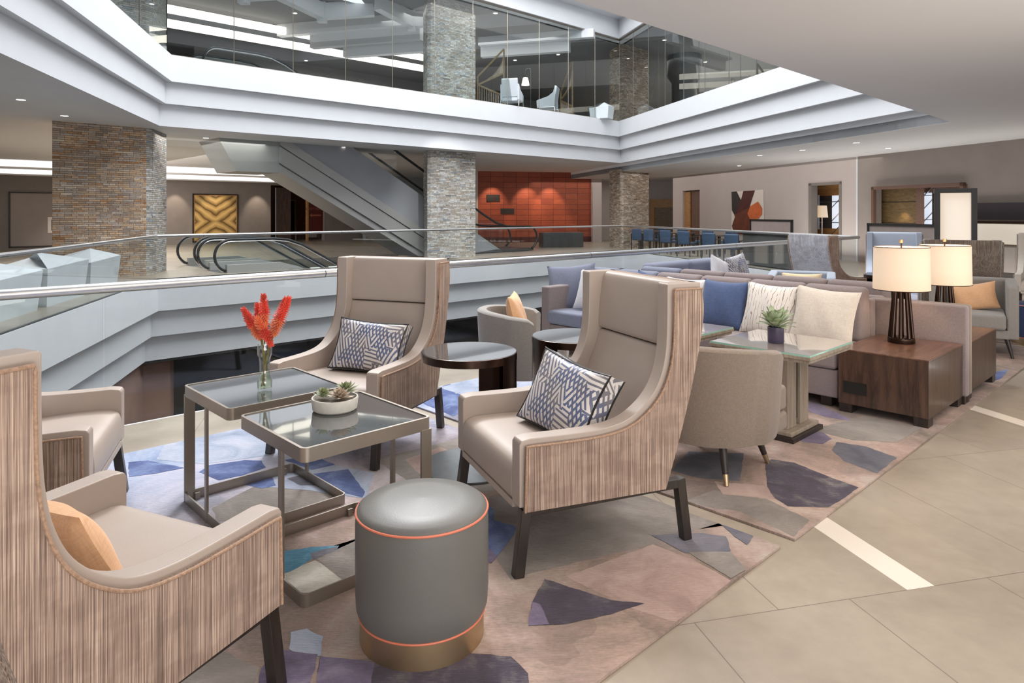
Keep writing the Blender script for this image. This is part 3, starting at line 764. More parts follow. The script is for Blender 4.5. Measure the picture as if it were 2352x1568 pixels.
# lobby: lift doors, red sign panel
mb = MB(); lslab(mb, 642, 676, 0, 2.75, -.4, -.5); tag(mb.done('wood_panel', M['walnut']), 'tall brown timber panel in the lift lobby opening', 'panel')
lt = thing('lift_door', 'dark reflective lift door in the lobby behind the escalators', 'lift door', lw(695))
mb = MB(); lslab(mb, 679, 710, 0, 2.1, -1.6, -1.7); x = mb.done('door_leaf', M['bronze']); x.parent = lt; x.matrix_parent_inverse = Matrix.Translation(-lt.location)
mb = MB(); lslab(mb, 677, 712, 2.1, 2.16, -1.55, -1.7); lslab(mb, 709, 712, 0, 2.1, -1.55, -1.7); x = mb.done('door_surround', M['brass']); x.parent = lt; x.matrix_parent_inverse = Matrix.Translation(-lt.location)
sg = thing('sign_panel', 'dark red wall panel reading GUEST ROOMS with an arrow', 'sign', lw(728))
mb = MB(); lslab(mb, 710.5, 745, .35, 2.8, -.15, -.2); x = mb.done('panel', plain('sign_red', srgb(84,22,14), .4)); x.parent = sg; x.matrix_parent_inverse = Matrix.Translation(-sg.location)
mb = MB(); lslab(mb, 707, 711, 0, 2.9, -.1, -.25); x = mb.done('edge_strip', M['gold']); x.parent = sg; x.matrix_parent_inverse = Matrix.Translation(-sg.location)
def text(body, size, loc, dirx, mat, name, parent=None, ext=.004, mirror=False, align='CENTER'):
    cu = bpy.data.curves.new(name, 'FONT'); cu.body = body; cu.size = size; cu.extrude = ext; cu.align_x = align
    tmp = bpy.data.objects.new(name+'_t', cu); COL.objects.link(tmp)
    me = bpy.data.meshes.new_from_object(tmp.evaluated_get(bpy.context.evaluated_depsgraph_get())); bpy.data.objects.remove(tmp)
    o = bpy.data.objects.new(name, me); COL.objects.link(o)
    dx = Vector(dirx).normalized(); nz_ = dx.cross(Vector((0,0,1)))
    if mirror: dx = -dx
    R = Matrix((( dx.x, 0, nz_.x, loc[0]), (dx.y, 0, nz_.y, loc[1]), (0, 1, 0, loc[2]), (0,0,0,1)))
    me.transform(R); me.materials.clear(); me.materials.append(mat)
    if parent: o.parent = parent; o.matrix_parent_inverse = Matrix.Translation(-parent.location)
    return o
lp = plain('sign_lettering', srgb(150,84,66), .5)
text('GUEST ROOMS', .17, lw(727.5, 1.62, -.13), U, lp, 'lettering', sg)
a_ = lw(727.5, 1.33, -.13); mb = MB(); mb.prism([a_-U*.35, a_-U*.2+Vector((0,0,.1)), a_-U*.2+Vector((0,0,.04)), a_+U*.3+Vector((0,0,.04)), a_+U*.3-Vector((0,0,.04)), a_-U*.2-Vector((0,0,.04)), a_-U*.2-Vector((0,0,.1))], V*.01)
x = mb.done('arrow', lp); x.parent = sg; x.matrix_parent_inverse = Matrix.Translation(-sg.location)
# downlights
def downlights(spots, z, lab, grp):
    o0 = None
    for i, (px, py) in enumerate(spots):
        y = F*(z-EYE)/(HY-py); loc = hp(px, y, z)
        if o0 is None:
            o0 = thing('ceiling_light', lab, 'downlight', loc, 0, grp)
            mb = MB(); mb.lathe([(.075,-.012),(.095,-.012),(.1,0),(.075,0),(.075,-.012)], 20); mb.done('trim_ring', M['white'], o0)
            mb = MB(); mb.lathe([(.0001,-.008),(.074,-.008)], 20); mb.done('lens', M['down'], o0)
        else:
            dup(o0, loc, 0, lab)
downlights([(48,228),(148,265),(473,316),(788,337),(912,348)], Z3, 'small round downlight in the white ceiling beside the stone columns', 'downlights in the far ceiling')
downlights([(1698,380),(1967,327),(1843,344),(2040,340),(1745,356)], Z4, 'small round downlight in the ceiling before the beige wall', 'downlights before the beige wall')
downlights([(677,30),(822,62),(703,139),(1138,30),(1183,138),(1282,125),(1526,92),(1620,142)], 8.41, 'round warm downlight in the grey ceiling of the upper floor', 'downlights of the upper floor')
# ================================================================ rugs
def rug(u0, u1, v0, v1, patches, label):
    mb = MB(); 
    p = [uv(u0,v0), uv(u1,v0), uv(u1,v1), uv(u0,v1)]; slab(mb, p, 0.0015, .012)
    mats = [M['rug']]; idx = {}
    for i, (mat, pts) in enumerate(patches):
        if mat not in idx: idx[mat] = len(mats); mats.append(M[mat])
        P = [gp(*q, 0) if len(q) == 2 else uv(q[0], q[1]) for q in pts]
        n = len(P); out = []
        for k in range(n):              # wavy hand-cut outline
            a, b = P[k], P[(k+1) % n]; m = max(2, int((b-a).length/.035))
            for j in range(m):
                q = a.lerp(b, j/m); jj = .006 if j else .002
                q = q+Vector((random.uniform(-jj,jj)*.6, random.uniform(-jj,jj)*.6, 0))
                uu, vv = min(max(q.dot(U), u0+.004), u1-.004), min(max(q.dot(V), v0+.004), v1-.004)
                out.append(uv(uu, vv, .0122+.00007*i))
        try: mb.poly(out, idx[mat])
        except Exception: pass
    o = mb.done('rug', mats)
    # patches must face up
    for f in o.data.polygons:
        if f.material_index and f.normal.z < 0: f.flip()
    return tag(o, label, 'rug')
R1 = [
 ('rug_grey', [(487,1172),(578,1125),(657,1093),(775,1148),(669,1180),(499,1204)]),
 ('rug_grey', [(1124,1145),(1560,1120),(1700,1190),(1500,1256),(1212,1325),(1174,1340),(1140,1287)]),
 ('rug_grey', [(860,1060),(1100,1000),(1300,1040),(1240,1120),(1000,1150)]),
 ('rug_pink', [(1500,1256),(1590,1290),(1679,1340),(1560,1440),(1440,1400),(1300,1330)]),
 ('rug_pink', [(930,1060),(1010,1030),(1090,1060),(980,1110)]),
 ('rug_grey', [(712,1275),(724,1291),(819,1240),(900,1230),(900,1330),(787,1338)]),
 ('rug_cream', [(640,1325),(724,1293),(787,1338),(724,1368),(650,1366)]),
 ('rug_teal', [(620,1290),(660,1270),(716,1262),(779,1259),(768,1272),(716,1290),(667,1319),(620,1335)]),
 ('rug_slate', [(712,1277),(740,1268),(779,1259),(768,1273),(720,1292)]),
 ('rug_pale', [(380,1020),(520,990),(640,1000),(620,1050),(470,1070),(360,1060)]),
 ('rug_pale', [(560,1120),(700,1060),(860,1090),(840,1150),(700,1130)]),
 ('rug_blue', [(457,1089),(479,1073),(562,1061),(601,1062),(611,1078),(560,1096),(503,1108)]),
 ('rug_blue', [(558,1118),(625,1100),(634,1120),(601,1127)]),
 ('rug_blue', [(720,1093),(799,1082),(838,1135),(832,1148),(790,1138),(740,1112)]),
 ('rug_blue', [(653,1061),(720,1050),(770,1072),(716,1084)]),
 ('rug_slate', [(659,1104),(690,1096),(738,1120),(690,1120)]),
 ('rug_blue', [(296,1066),(340,1062),(424,1079),(360,1092),(296,1100)]),
 ('rug_black', [(1251,1337),(1330,1362),(1404,1385),(1480,1393),(1404,1418),(1300,1441),(1214,1445),(1222,1390)]),
 ('rug_violet', [(1214,1445),(1222,1390),(1240,1395),(1262,1442)]),
 ('rug_black', [(735,1516),(800,1522),(944,1531),(1078,1509),(1174,1516),(1212,1555),(1226,1640),(720,1640)]),
 ('rug_violet', [(735,1516),(800,1522),(860,1530),(840,1640),(720,1640)]),
 ('rug_blue', [(1118,1163),(1136,1178),(1134,1200),(1191,1217),(1168,1250),(1140,1285),(1118,1260)]),
 ('rug_violet', [(1118,1262),(1142,1284),(1128,1300),(1116,1296)]),
 ('rug_slate', [(1495,1235),(1615,1231),(1668,1238),(1679,1272),(1574,1277)]),
 ('rug_grey', [(1582,1275),(1679,1273),(1712,1316),(1679,1336),(1620,1300)]),
 ('rug_slate', [(1651,1204),(1690,1218),(1733,1235),(1716,1258),(1686,1238)]),
 ('rug_pale', [(668,1460),(705,1452),(742,1470),(736,1515),(690,1515),(664,1500)]),
 ('rug_grey', [(509,1504),(597,1542),(560,1640),(390,1640),(413,1560)]),
 ('rug_violet', [(600,1545),(640,1498),(730,1512),(700,1640),(580,1640)]),
]
R2 = [
 ('rug_grey', [(1560,1160),(1700,1180),(1823,1238),(1860,1200),(1760,1150),(1640,1130)]),
 ('rug_pink', [(1640,1110),(1760,1120),(1780,1150),(1660,1140)]),
 ('rug_slate', [(1542,1085),(1582,1041),(1708,1045),(1700,1110),(1602,1102)]),
 ('rug_black', [(1758,1071),(1772,1059),(1825,1067),(1910,1102),(1972,1124),(1942,1147),(1902,1171),(1809,1168),(1780,1150),(1762,1122)]),
 ('rug_slate', [(1910,1037),(1922,1019),(1987,1029),(2061,1055),(2015,1092),(1938,1063)]),
 ('rug_violet', [(1825,1006),(1882,990),(1911,1012),(1890,1024),(1841,1019)]),
 ('rug_violet', [(1846,932),(1870,925),(1965,972),(1900,962),(1850,946)]),
 ('rug_blue', [(2284,858),(2318,850),(2300,872),(2284,878)]),
 ('rug_blue', [(1010,894),(1033,880),(1057,928),(1012,912)]),
 ('rug_blue', [(960,925),(1060,905),(1100,935),(1040,960)]),
 ('rug_pale', [(1010,893),(1110,865),(1200,880),(1120,930)]),
 ('rug_grey', [(1860,990),(1990,960),(2120,985),(2060,1020),(1960,1015)]),
]
rug(-2.2, 2.967, -4.70, -1.385, R1, 'front patchwork rug of taupe grey and blue under the nesting tables')
rug(3.075, 9.3, -4.66, -1.37, R2, 'second patchwork rug in taupe and violet under the sofas and low wooden box tables')
R3 = [('rug_slate', [(10.4,-3.2),(11.4,-2.4),(10.9,-1.5),(10.0,-1.7)]), ('rug_violet', [(12,-3),(13,-2.4),(12.6,-1.8)]), ('rug_blue', [(9.7,-4),(10.6,-3.6),(10.2,-3)]),
      ('rug_black', [(9.6,-2.2),(10,-1.6),(9.8,-1.4),(9.5,-1.5)])]
rug(9.45, 15, -4.6, -1.3, R3, 'third patchwork rug farthest along under the grey armchairs')

# ================================================================ wing armchair
def bow(lst, n=5):
    return [tuple(p) for p in smoothpath([(0, a, b) for a, b in lst], n)]
ARM = [(0,.545),(.012,.558),(.05,.562)]
CREST = bow([(.05,.562),(.22,.558),(.38,.560),(.50,.580),(.59,.630),(.655,.695),(.695,.775),(.716,.87),(.723,1.0),(.724,1.160)], 4)
REAR = bow([(.905,1.167),(.904,1.02),(.882,.88),(.828,.66),(.764,.45),(.700,.262)], 4)
def side_profile(ins=0., top=1.167):
    pts = [(0, .0, .285), (0, .0, .54), (0, .010, .556)] + [(0, y, z) for _, y, z in CREST] + [(0, .730, top)] + [(0, y, z) for _, y, z in REAR]
    return pts
def make_wing(name, label, group, fab, lea, pipe):
    t = thing(name, label, 'armchair', (0,0,0), 0, group)
    W_ = .41; top_z = 1.167
    prof = side_profile()
    for s in (-1, 1):
        # leather arm and wing
        mb = MB(); mb.prism([(s*(W_-.095), y, z) for _, y, z in prof], (s*.078, 0, 0))
        mb.done('arm', lea, t, bevel=.016, seg=3)
        # woven outer face set inside the leather edge
        c = [(y, z) for _, y, z in prof]
        cy = sum(p[0] for p in c)/len(c)
        def inset(d):
            out = []; n = len(c)
            for i in range(n):
                a, b, e = Vector(c[i-1]), Vector(c[i]), Vector(c[(i+1) % n])
                t1, t2 = (b-a), (e-b)
                if t1.length < 1e-6 or t2.length < 1e-6: out.append(b); continue
                t1.normalize(); t2.normalize(); tt = (t1+t2).normalized(); nn = Vector((tt.y, -tt.x))
                out.append(b+nn*d)
            return out
        fi = inset(.026)
        kk = len(CREST)+2
        out = [Vector((fi[0].x, .270))]+[p.copy() for p in fi[1:kk]]+[Vector((.752, top_z-.026)), Vector((.900, top_z-.026))]+[Vector((y+.004, z)) for _, y, z in REAR[3:-1]]+[Vector((.703,.258))]
        mb = MB(); mb.prism([(s*(W_-.02), p.x, p.y) for p in out], (s*.021, 0, 0)); mb.done('outer_panel', fab, t, bevel=.005)
        # piping follows arm, wing edge
        k0, k1 = 1, len(CREST)+4
        path = [(s*(W_+.001), p.x, p.y) for p in out[0:kk+2]]
        mb = MB(); mb.tube(path, .0048, 8); mb.done('piping', pipe, t)
    # back shell
    rp = [(0, y, z) for _, y, z in REAR]
    mb = MB(); inner = [(0, y-.03, z) for _, y, z in reversed(rp)]
    mb.prism([(-(W_-.03), y+.004, z) for _, y, z in rp]+[(-(W_-.03), y, z) for _, y, z in inner], (2*(W_-.03), 0, 0)); mb.done('back_panel', fab, t, bevel=.006)
    mb = MB(); mb.prism([(-(W_-.05), y, z) for y, z in ((.84,1.10),(.84,1.165),(.890,1.165),(.890,1.10))], (2*(W_-.05),0,0)); mb.done('top_cap', lea, t, bevel=.012, seg=3)
    # inner back and head cushion
    w2 = W_-.088
    low = bow([(.610,.40),(.660,.52),(.715,.66),(.765,.78),(.785,.842),(.800,.856)], 3)
    mb = MB(); mb.prism([(-w2, y, z) for _, y, z in low]+[(-w2, .868, .856), (-w2, .74, .40)], (2*w2,0,0)); mb.done('backrest', lea, t, bevel=.02, seg=3)
    up = bow([(.790,.862),(.780,.885),(.788,1.0),(.806,1.12),(.820,1.155),(.84,1.164)], 3)
    mb = MB(); mb.prism([(-w2, y, z) for _, y, z in up]+[(-w2, .89, 1.160), (-w2, .868, .862)], (2*w2,0,0)); mb.done('head_cushion', lea, t, bevel=.014, seg=3)
    # seat
    st = bow([(.0,.288),(-.004,.36),(.004,.425),(.03,.452),(.10,.462),(.3,.455),(.68,.42)], 3)
    mb = MB(); mb.prism([(-w2, y, z) for _, y, z in st]+[(-w2, .68, .288)], (2*w2,0,0)); mb.done('seat', lea, t, bevel=.02, seg=3)
    mb = MB(); mb.box((-w2,.0,.262),(w2,.70,.29)); mb.done('seat_base', lea, t)
    for s in (-1, 1):
        mb = MB(); mb.bar((s*(W_-.04), .02, .262), (s*(W_-.04), .80, .262), .042, .042); mb.done('side_rail', M['darkwood'], t, bevel=.004)
        mb = MB(); mb.bar((s*(W_-.04), .035, .27), (s*(W_-.035), .0, .0), .044, .044); mb.done('leg', M['darkwood'], t, bevel=.004)
        mb = MB(); mb.bar((s*(W_-.04), .80, .283), (s*(W_-.035), .835, .0), .044, .044); mb.done('leg', M['darkwood'], t, bevel=.004)
    return t
GW = 'high-backed wing armchairs around the nesting tables'
wing = make_wing('wing_armchair', 'taupe leather wing armchair with striped sides beside the grey round ottoman', GW, M['stripe'], M['leather'], M['piping'])
def put_wing(t, FRpt, back_az, side=1):
    """FRpt: floor point under the outer front corner on local +X (side=1)"""
    r = radians(back_az); x = Vector((cos(r), -sin(r), 0))
    t.location = Vector((*FRpt, 0.012)) - x*.41*side; t.rotation_euler = (0,0,-r)
put_wing(wing, (.037, 2.757), 67)
w1 = dup(wing, (0,0,0), 0, 'taupe leather wing armchair behind the glass-topped table with red flowers'); put_wing(w1, (-.76, 3.93), 21)
w3 = dup(wing, (0,0,0), 0, 'taupe wing armchair with striped back at the lower left holding a peach pillow'); put_wing(w3, (-.705, 2.13), 204, -1); w3.scale = (1,1,1.02)
w4 = dup(wing, (0,0,0), 0, 'pale lit wing armchair half hidden behind the one at lower left'); put_wing(w4, (-1.80, 2.90), 250, -1)
# far ones
M['leather_blue'] = weave('pale_blue_wing_fabric', srgb(176,184,198), srgb(150,158,174))
wf = dup(wing, hp(1860, 9.75)+Vector((0,0,.0)), az(40), 'grey woven wing armchair seen from behind next to the near handrail', 'wing armchairs farther back')
wf.location = Vector((5.22, 10.40, .0)); wf.rotation_euler = (0,0,az(250)); recolor(wf, {'striped_fabric': M['stripe_grey']})
for ch in wf.children:
    if ch.name.startswith('outer_panel'): ch.data = ch.data.copy(); ch.data.materials[0] = M['stripe']
wb = dup(wing, (5.95,10.6,0), az(28), 'pale blue wing armchair facing the room before the dark framed screen', 'wing armchairs farther back')
recolor(wb, {'striped_fabric': M['leather_blue'], 'taupe_leather': M['leather_blue']})
wc = dup(wing, (5.80,8.95,0), az(208), 'grey striped wing armchair seen from behind to the right of the lamps', 'wing armchairs farther back')
recolor(wc, {'striped_fabric': stripe_fabric('striped_fabric_brown', [srgb(84,74,66), srgb(110,98,88), srgb(132,120,110), srgb(160,148,136)]), 'taupe_leather': M['greyfab']})
wd = dup(wing, (8.0,10.2,0), az(40), 'cream cushioned wing armchair cut off by the right edge', 'wing armchairs farther back')
recolor(wd, {'striped_fabric': M['stripe_grey'], 'taupe_leather': M['cream']})

# ================================================================ pillows
def pillow_mesh(w, h, d, nx=22, ny=22, pinch=.09, pipe=None, box=0.):
    mb = MB(); bm = mb.bm; uvl = bm.loops.layers.uv.new('uv'); sides = []
    def P(i, j, s):
        a, b = -1+2*i/nx, -1+2*j/ny
        x = a*w/2*(1-pinch*(1-b*b)); y = b*h/2*(1-pinch*(1-a*a))
        t_ = (max(0, 1-a*a)**.42)*(max(0, 1-b*b)**.42)
        z = s*(d/2*t_ + box*.5) + .004*sin(7*a+3*b)*t_*s
        return Vector((x, z, y))
    g = {}
    for s in (-1, 1):
        for i in range(nx+1):
            for j in range(ny+1):
                edge = i in (0, nx) or j in (0, ny)
                k = (i, j, 0 if (edge and not box) else s)
                if k not in g: g[k] = bm.verts.new(P(i, j, s))
        for i in range(nx):
            for j in range(ny):
                q = [(i,j),(i+1,j),(i+1,j+1),(i,j+1)]
                vs = [g[(a, b, 0 if ((a in (0,nx) or b in (0,ny)) and not box) else s)] for a, b in q]
                if len(set(vs)) < 4: continue
                try: f = bm.faces.new(vs)
                except ValueError: continue
                f.smooth = True
                for lp, (a, b) in zip(f.loops, q): lp[uvl].uv = (a/nx*w*2, b/ny*h*2)
    if box:
        loop = [(i,0) for i in range(nx)]+[(nx,j) for j in range(ny)]+[(i,ny) for i in range(nx,0,-1)]+[(0,j) for j in range(ny,0,-1)]
        for a, b in zip(loop, loop[1:]+loop[:1]):
            f = bm.faces.new([g[(*a,-1)], g[(*b,-1)], g[(*b,1)], g[(*a,1)]]); f.smooth = True
            for lp, c in zip(f.loops, ((a[0]/nx*w*2, a[1]/ny*h*2), (b[0]/nx*w*2, b[1]/ny*h*2), (b[0]/nx*w*2+.1, b[1]/ny*h*2+.1), (a[0]/nx*w*2+.1, a[1]/ny*h*2+.1))): lp[uvl].uv = c
    return mb
def pillow(label, cat, mat, w, h, d, loc, heading, lean=0., roll=0., group=None, box=0., pipe=None, pinch=.09):
    """heading: the way the face looks; lean: degrees the top tips back; roll: in-plane turn"""
    t = thing('throw_pillow', label, cat, loc, 0, group) if pipe else None
    mb = pillow_mesh(w, h, d, pinch=pinch, box=box)
    o = mb.done('cover' if pipe else 'throw_pillow', mat)
    R = Matrix.Rotation(radians(180)-radians(heading), 4, 'Z') @ Matrix.Rotation(radians(-lean), 4, 'X') @ Matrix.Rotation(radians(roll), 4, 'Y')
    if pipe:
        o.parent = t; t.matrix_world = Matrix.Translation(loc) @ R
        rim = []
        for i in range(48):
            a = 2*pi*i/48; c, s = cos(a), sin(a); m = max(abs(c), abs(s)); a_, b_ = c/m, s/m
            rim.append((a_*w/2*(1-pinch*(1-b_*b_)), 0, b_*h/2*(1-pinch*(1-a_*a_))))
        for s in ((-1, 1) if box else (0,)):
            q = MB(); q.tube([(x, s*box*.5, z) for x, _, z in rim], .0055, 6, closed=True); q.done('piping', pipe, t)
        return t
    o.matrix_world = Matrix.Translation(loc) @ R
    return tag(o, label, cat, group)
def in_chair(t, x, y, z): 
    return Matrix.Translation(t.location) @ Matrix.Rotation(t.rotation_euler[2], 4, 'Z') @ Vector((x, y, z))
pillow('blue and cream criss-cross patterned boxed pillow in the armchair beside the ottoman', 'pillow', M['cross'], .46, .36, .09, in_chair(wing, .06, .40, .60), 230, 24, 8, 'criss-cross pillows', .10, M['black'])
pillow('blue and cream criss-cross patterned pillow in the armchair behind the red flowers', 'pillow', M['cross'], .50, .34, .10, in_chair(w1, .05, .46, .60), 201-4, 24, 3, 'criss-cross pillows', .07, M['black'])
pillow('peach round-edged pillow in the armchair at the lower left', 'pillow', M['peach'], .38, .32, .14, in_chair(w3, -.04, .46, .58), 24, 28, 0)
pillow('pale pillow edge in the half hidden left armchair', 'pillow', M['whitelin'], .42, .36, .12, in_chair(w4, .05, .44, .62), 72, 24, 0)

# ================================================================ ottomans
def ottoman(name, label, loc, r, h, mat, pipe, band, grp):
    t = thing(name, label, 'ottoman', loc, 0, grp); hb = .085
    mb = MB(); mb.lathe([(r*.93, hb),(r*.985, hb+.03),(r, hb+.09),(r, h-.06),(r*.985, h-.022)], 64); mb.done('body', mat, t)
    mb = MB(); mb.lathe([(r*.985, h-.022),(r*.97, h-.012),(r*.9, h-.001),(r*.6, h+.008),(.0005, h+.012)], 64); mb.done('seat_pad', mat, t)
    for rr, z in ((r*.988, h-.021), (r*.94, hb+.004)):
        mb = MB(); mb.tube([(rr*cos(2*pi*k/64), rr*sin(2*pi*k/64), z) for k in range(64)], .0042, 8, closed=True); mb.done('piping', pipe, t)
    mb = MB(); mb.lathe([(.01, 0),(r*.93, 0),(r*.93, hb),(.01, hb)], 64); mb.done('base_band', band, t)
    return t
ottoman('ottoman', 'round grey leather ottoman with coral piping and brass base in the foreground', (-.318, 2.425, .013), .234, .462, M['otto'], M['copperpipe'], M['brass'], 'ottomans')
ottoman('ottoman', 'round blue leather ottoman cut off by the right edge behind the grey tub armchair', (5.95, 7.75, 0), .25, .47, M['otto_blue'], M['copperpipe'], M['brass'], 'ottomans')

# ================================================================ nesting tables
def nest(label, ctr, legcorner, z=.612, s=.60):
    """square cantilever table; local X along U, local Y along -V"""
    t = thing('nesting_table', label, 'coffee table', (*ctr, .012), az(-43.5), 'nesting tables'); z -= .012; h = s/2; m = M['nickel']; th = .007
    def ringbar(z0, z1, r=.03, w=th):
        pts = []
        for cx, cy, a0 in ((h-r, h-r, 0), (-h+r, h-r, 90), (-h+r, -h+r, 180), (h-r, -h+r, 270)):
            for k in range(9):
                a = radians(a0+11.25*k); pts.append((cx, cy, a))
        mb = MB(); bm = mb.bm; rings = []
        for zz, off in ((z0, 0), (z1, 0), (z1, -w), (z0, -w)):
            rings.append([bm.verts.new((cx+(r+off)*cos(a), cy+(r+off)*sin(a), zz)) for cx, cy, a in pts])
        n = len(pts)
        for q in range(4):
            A_, B_ = rings[q], rings[(q+1) % 4]
            for k in range(n): f = bm.faces.new((A_[k], A_[(k+1) % n], B_[(k+1) % n], B_[k])); f.smooth = q in (0, 2)
        return mb, pts
    mb, pts = ringbar(z-.055, z, w=.012); mb.done('top_frame', m, t)
    mb, _ = ringbar(0, .05); mb.done('base_frame', m, t)
    mb = MB(); mb.prism([(cx+(.03-.012)*cos(a), cy+(.03-.012)*sin(a), z-.014) for cx, cy, a in pts], (0,0,.010)); mb.done('glass_top', M['blackglass'], t)
    L = h-th/2
    # legs: one flat plate at a corner, one bar further along each of the two cantilever sides
    if legcorner == 'L':   # L corner = (-u..., far) => local (-h, +h)
        legs = [((-L, h-.004), (1,0), .052), ((-L, h-.32), (0,1), .026), ((L, h-.17), (0,1), .026)]
    else:                  # R corner = local (+h, -h)
        legs = [((L, -h+.004), (-1,0), .052), ((-L+.12, -L), (1,0), .026), ((L, h-.36), (0,1), .026), ((-L, -h+.2), (0,1), .034)]
        legs = [((L, -h+.004), (-1,0), .052), ((-L, -h+.19), (0,1), .034), ((L, .0), (0,1), .030)]
    for (x, y), d, w_ in legs:
        mb = MB(); dx, dy = d
        if abs(dx): mb.box((min(x, x+dx*w_), y-.006, .002), (max(x, x+dx*w_), y+.006, z-.05))
        else: mb.box((x-.006, y-w_/2, .002), (x+.006, y+w_/2, z-.05))
        mb.done('leg', m, t, bevel=.001)
    for x in (-L+.06, L-.06):
        mb = MB(); mb.box((x-.012, L-.022, 0), (x+.012, L-.004, .035)); mb.done('levelling_foot', M['nickel'], t)
    return t
# local frame: rotation puts local +X on U and local +Y on -V
nest('metal nesting table with glass top carrying the vase of red flowers', (-1.267, 3.50), 'L')
nest('metal nesting table with glass top carrying the succulent bowl nearest the ottoman', (-.772, 2.98), 'R')

# vase with torch flowers
vc = gp(608, 893, .612); vc = Vector((vc.x, vc.y, .609))
t = thing('glass_vase', 'clear glass vase holding red orange torch flowers on the left nesting table', 'vase', vc)
vp = [(.034,.001),(.040,.012),(.041,.045),(.034,.066),(.028,.085),(.027,.11),(.029,.150),(.034,.170),(.040,.180),(.041,.215),(.038,.226),(.038,.240)]
vp = [(r*.88, z*.98) for r, z in vp]
mb = MB(); mb.lathe(vp+[(r-.003, z) for r, z in reversed(vp[1:])]+[(.001,.012)], 36); mb.done('glass_body', M['vase'], t)
mb = MB(); mb.lathe([(.0005,.013),(.031,.013),(.032,.045),(.027,.066),(.022,.085),(.0005,.086)], 24); mb.done('water', glass('water', (.93,.96,.86), .5), t)
heads = [(-.165,.01,.385,-.055,.29), (-.075,.02,.405,-.03,.30), (-.02,-.01,.475,-.015,.345), (-.05,-.03,.345,.03,.25), (.105,.02,.440,.04,.29), (.125,-.02,.455,.05,.31), (.07,-.03,.33,.04,.27)]
heads = [(-.108,.0,.405,-.020,.285), (-.045,.02,.425,-.018,.30), (-.003,-.01,.475,.0,.34), (.10,.02,.455,.03,.30), (.128,-.015,.462,.045,.30), (-.03,-.03,.370,.038,.265)]
for i, (hx, hy, hz, bx_, bz) in enumerate(heads):
    top, base = Vector((hx, hy, hz)), Vector((bx_, hy*.4, bz-.03))
    fl = thing('torch_flower', ['red torch flower leaning far left in the vase', 'narrow red torch flower second from the left in the vase', 'tallest upright red torch flower in the vase', 'orange red torch flower tilted right in the vase', 'rightmost red torch flower in the vase', 'short drooping torch flower at the front of the vase'][i], 'flower', vc, 0, 'torch flowers in the vase')
    mb = MB(); mb.tube(smoothpath([(-bx_*.5+.004*i-.01, -hy*.3, .018), (bx_*.25, 0, .15), tuple(base), tuple(base.lerp(top, .3))], 5), .0032, 7); mb.done('stem', M['stem'], fl)
    mb = MB(); ax = (top-base); L = ax.length; ax.normalize(); s1 = ax.orthogonal().normalized(); s2 = ax.cross(s1); mb2 = MB()
    if i == 5:  # droops
        top, base = base-Vector((0,0,.01)), top; ax = (top-base); L = ax.length; ax.normalize(); s1 = ax.orthogonal().normalized(); s2 = ax.cross(s1)
    for q in range(230):
        u_ = (q+.5)/230; a = q*2.39996; R_ = .037*(max(.02, sin(pi*min(1, (1-u_)*.88+.10)))**.5)*(1-.45*u_)*random.uniform(.72,1.15)
        p = base+ax*(L*(.04+.95*u_)); d = (s1*cos(a)+s2*sin(a)); tip = p+d*R_-ax*(.016*(1-u_)) + ax*.014*u_
        (mb if u_ > .42 else mb2).tube([p+d*.004, p.lerp(tip, .6)+d*.001, tip], .002, 5, radii=[.0016, .0025, .0016])
    mb.tube([base, top], .006, 6, radii=[.007, .002]); mb.done('bloom_tip', M['petal'], fl); mb2.done('bloom_base', M['petal2'], fl)

# succulent bowl
bc = gp(768, 940, .612); bc = Vector((bc.x, bc.y+.01, .609))
t = thing('succulent_bowl', 'low round concrete bowl of succulents on the front nesting table', 'bowl', bc)
mb = MB(); mb.lathe([(.0005,.0),(.088,0),(.098,.008),(.104,.052),(.102,.058),(.096,.058),(.092,.045),(.0005,.045)], 56); mb.done('bowl', M['concrete'], t)
mb = MB(); mb.lathe([(.0005,.048),(.05,.050),(.094,.046)], 32); mb.done('gravel', M['soil'], t)
def rosette(mb, c, R, n, up, seed, flat=1., w=.30):
    rnd = random.Random(seed)
    for k in range(n):
        u_ = k/n; a = k*2.39996+rnd.uniform(-.1,.1); el = radians(12+68*u_**.9)*flat; L = R*(1-.45*u_)*rnd.uniform(.9,1.1)
        d = Vector((cos(a)*cos(el), sin(a)*cos(el), sin(el))); s_ = Vector((-sin(a), cos(a), 0)); nn = s_.cross(d)
        b = Vector(c)+Vector((0,0,up*u_)); W_ = R*w
        pts = [b, b+d*L*.35+s_*W_*.38-nn*.002, b+d*L*.7+s_*W_*.42, b+d*L-nn*.0, b+d*L*.7-s_*W_*.42, b+d*L*.35-s_*W_*.38-nn*.002]
        top = [mb.bm.verts.new(p) for p in pts]; mid = mb.bm.verts.new(b+d*L*.6-nn*(-.0)+Vector((0,0,-.10*W_)))
        mu = mb.bm.verts.new(b+d*L*.6+nn*W_*-.22)
        for i in range(6):
            f = mb.bm.faces.new((top[i], top[(i+1) % 6], mid)); f.smooth = True
            f = mb.bm.faces.new((top[(i+1) % 6], top[i], mu)); f.smooth = True
for c, R, n, mt, sd, nm_ in (((-.048,-.012,.056), .062, 34, 'succ', 1, 'green spiky succulent at the left of the concrete bowl'), ((.030,-.036,.056), .066, 40, 'succ2', 2, 'dusty pink succulent at the front of the concrete bowl'), ((.042,.036,.066), .068, 44, 'succ', 3, 'tall pointed succulent at the back of the concrete bowl')):
    mb = MB(); rosette(mb, (0,0,0), R, n, .012, sd, 1, .34 if sd == 2 else .25); o = mb.done('succulent', M[mt]); o.location = bc+Vector(c)
    tag(o, nm_, 'plant', 'succulents in the concrete bowl')

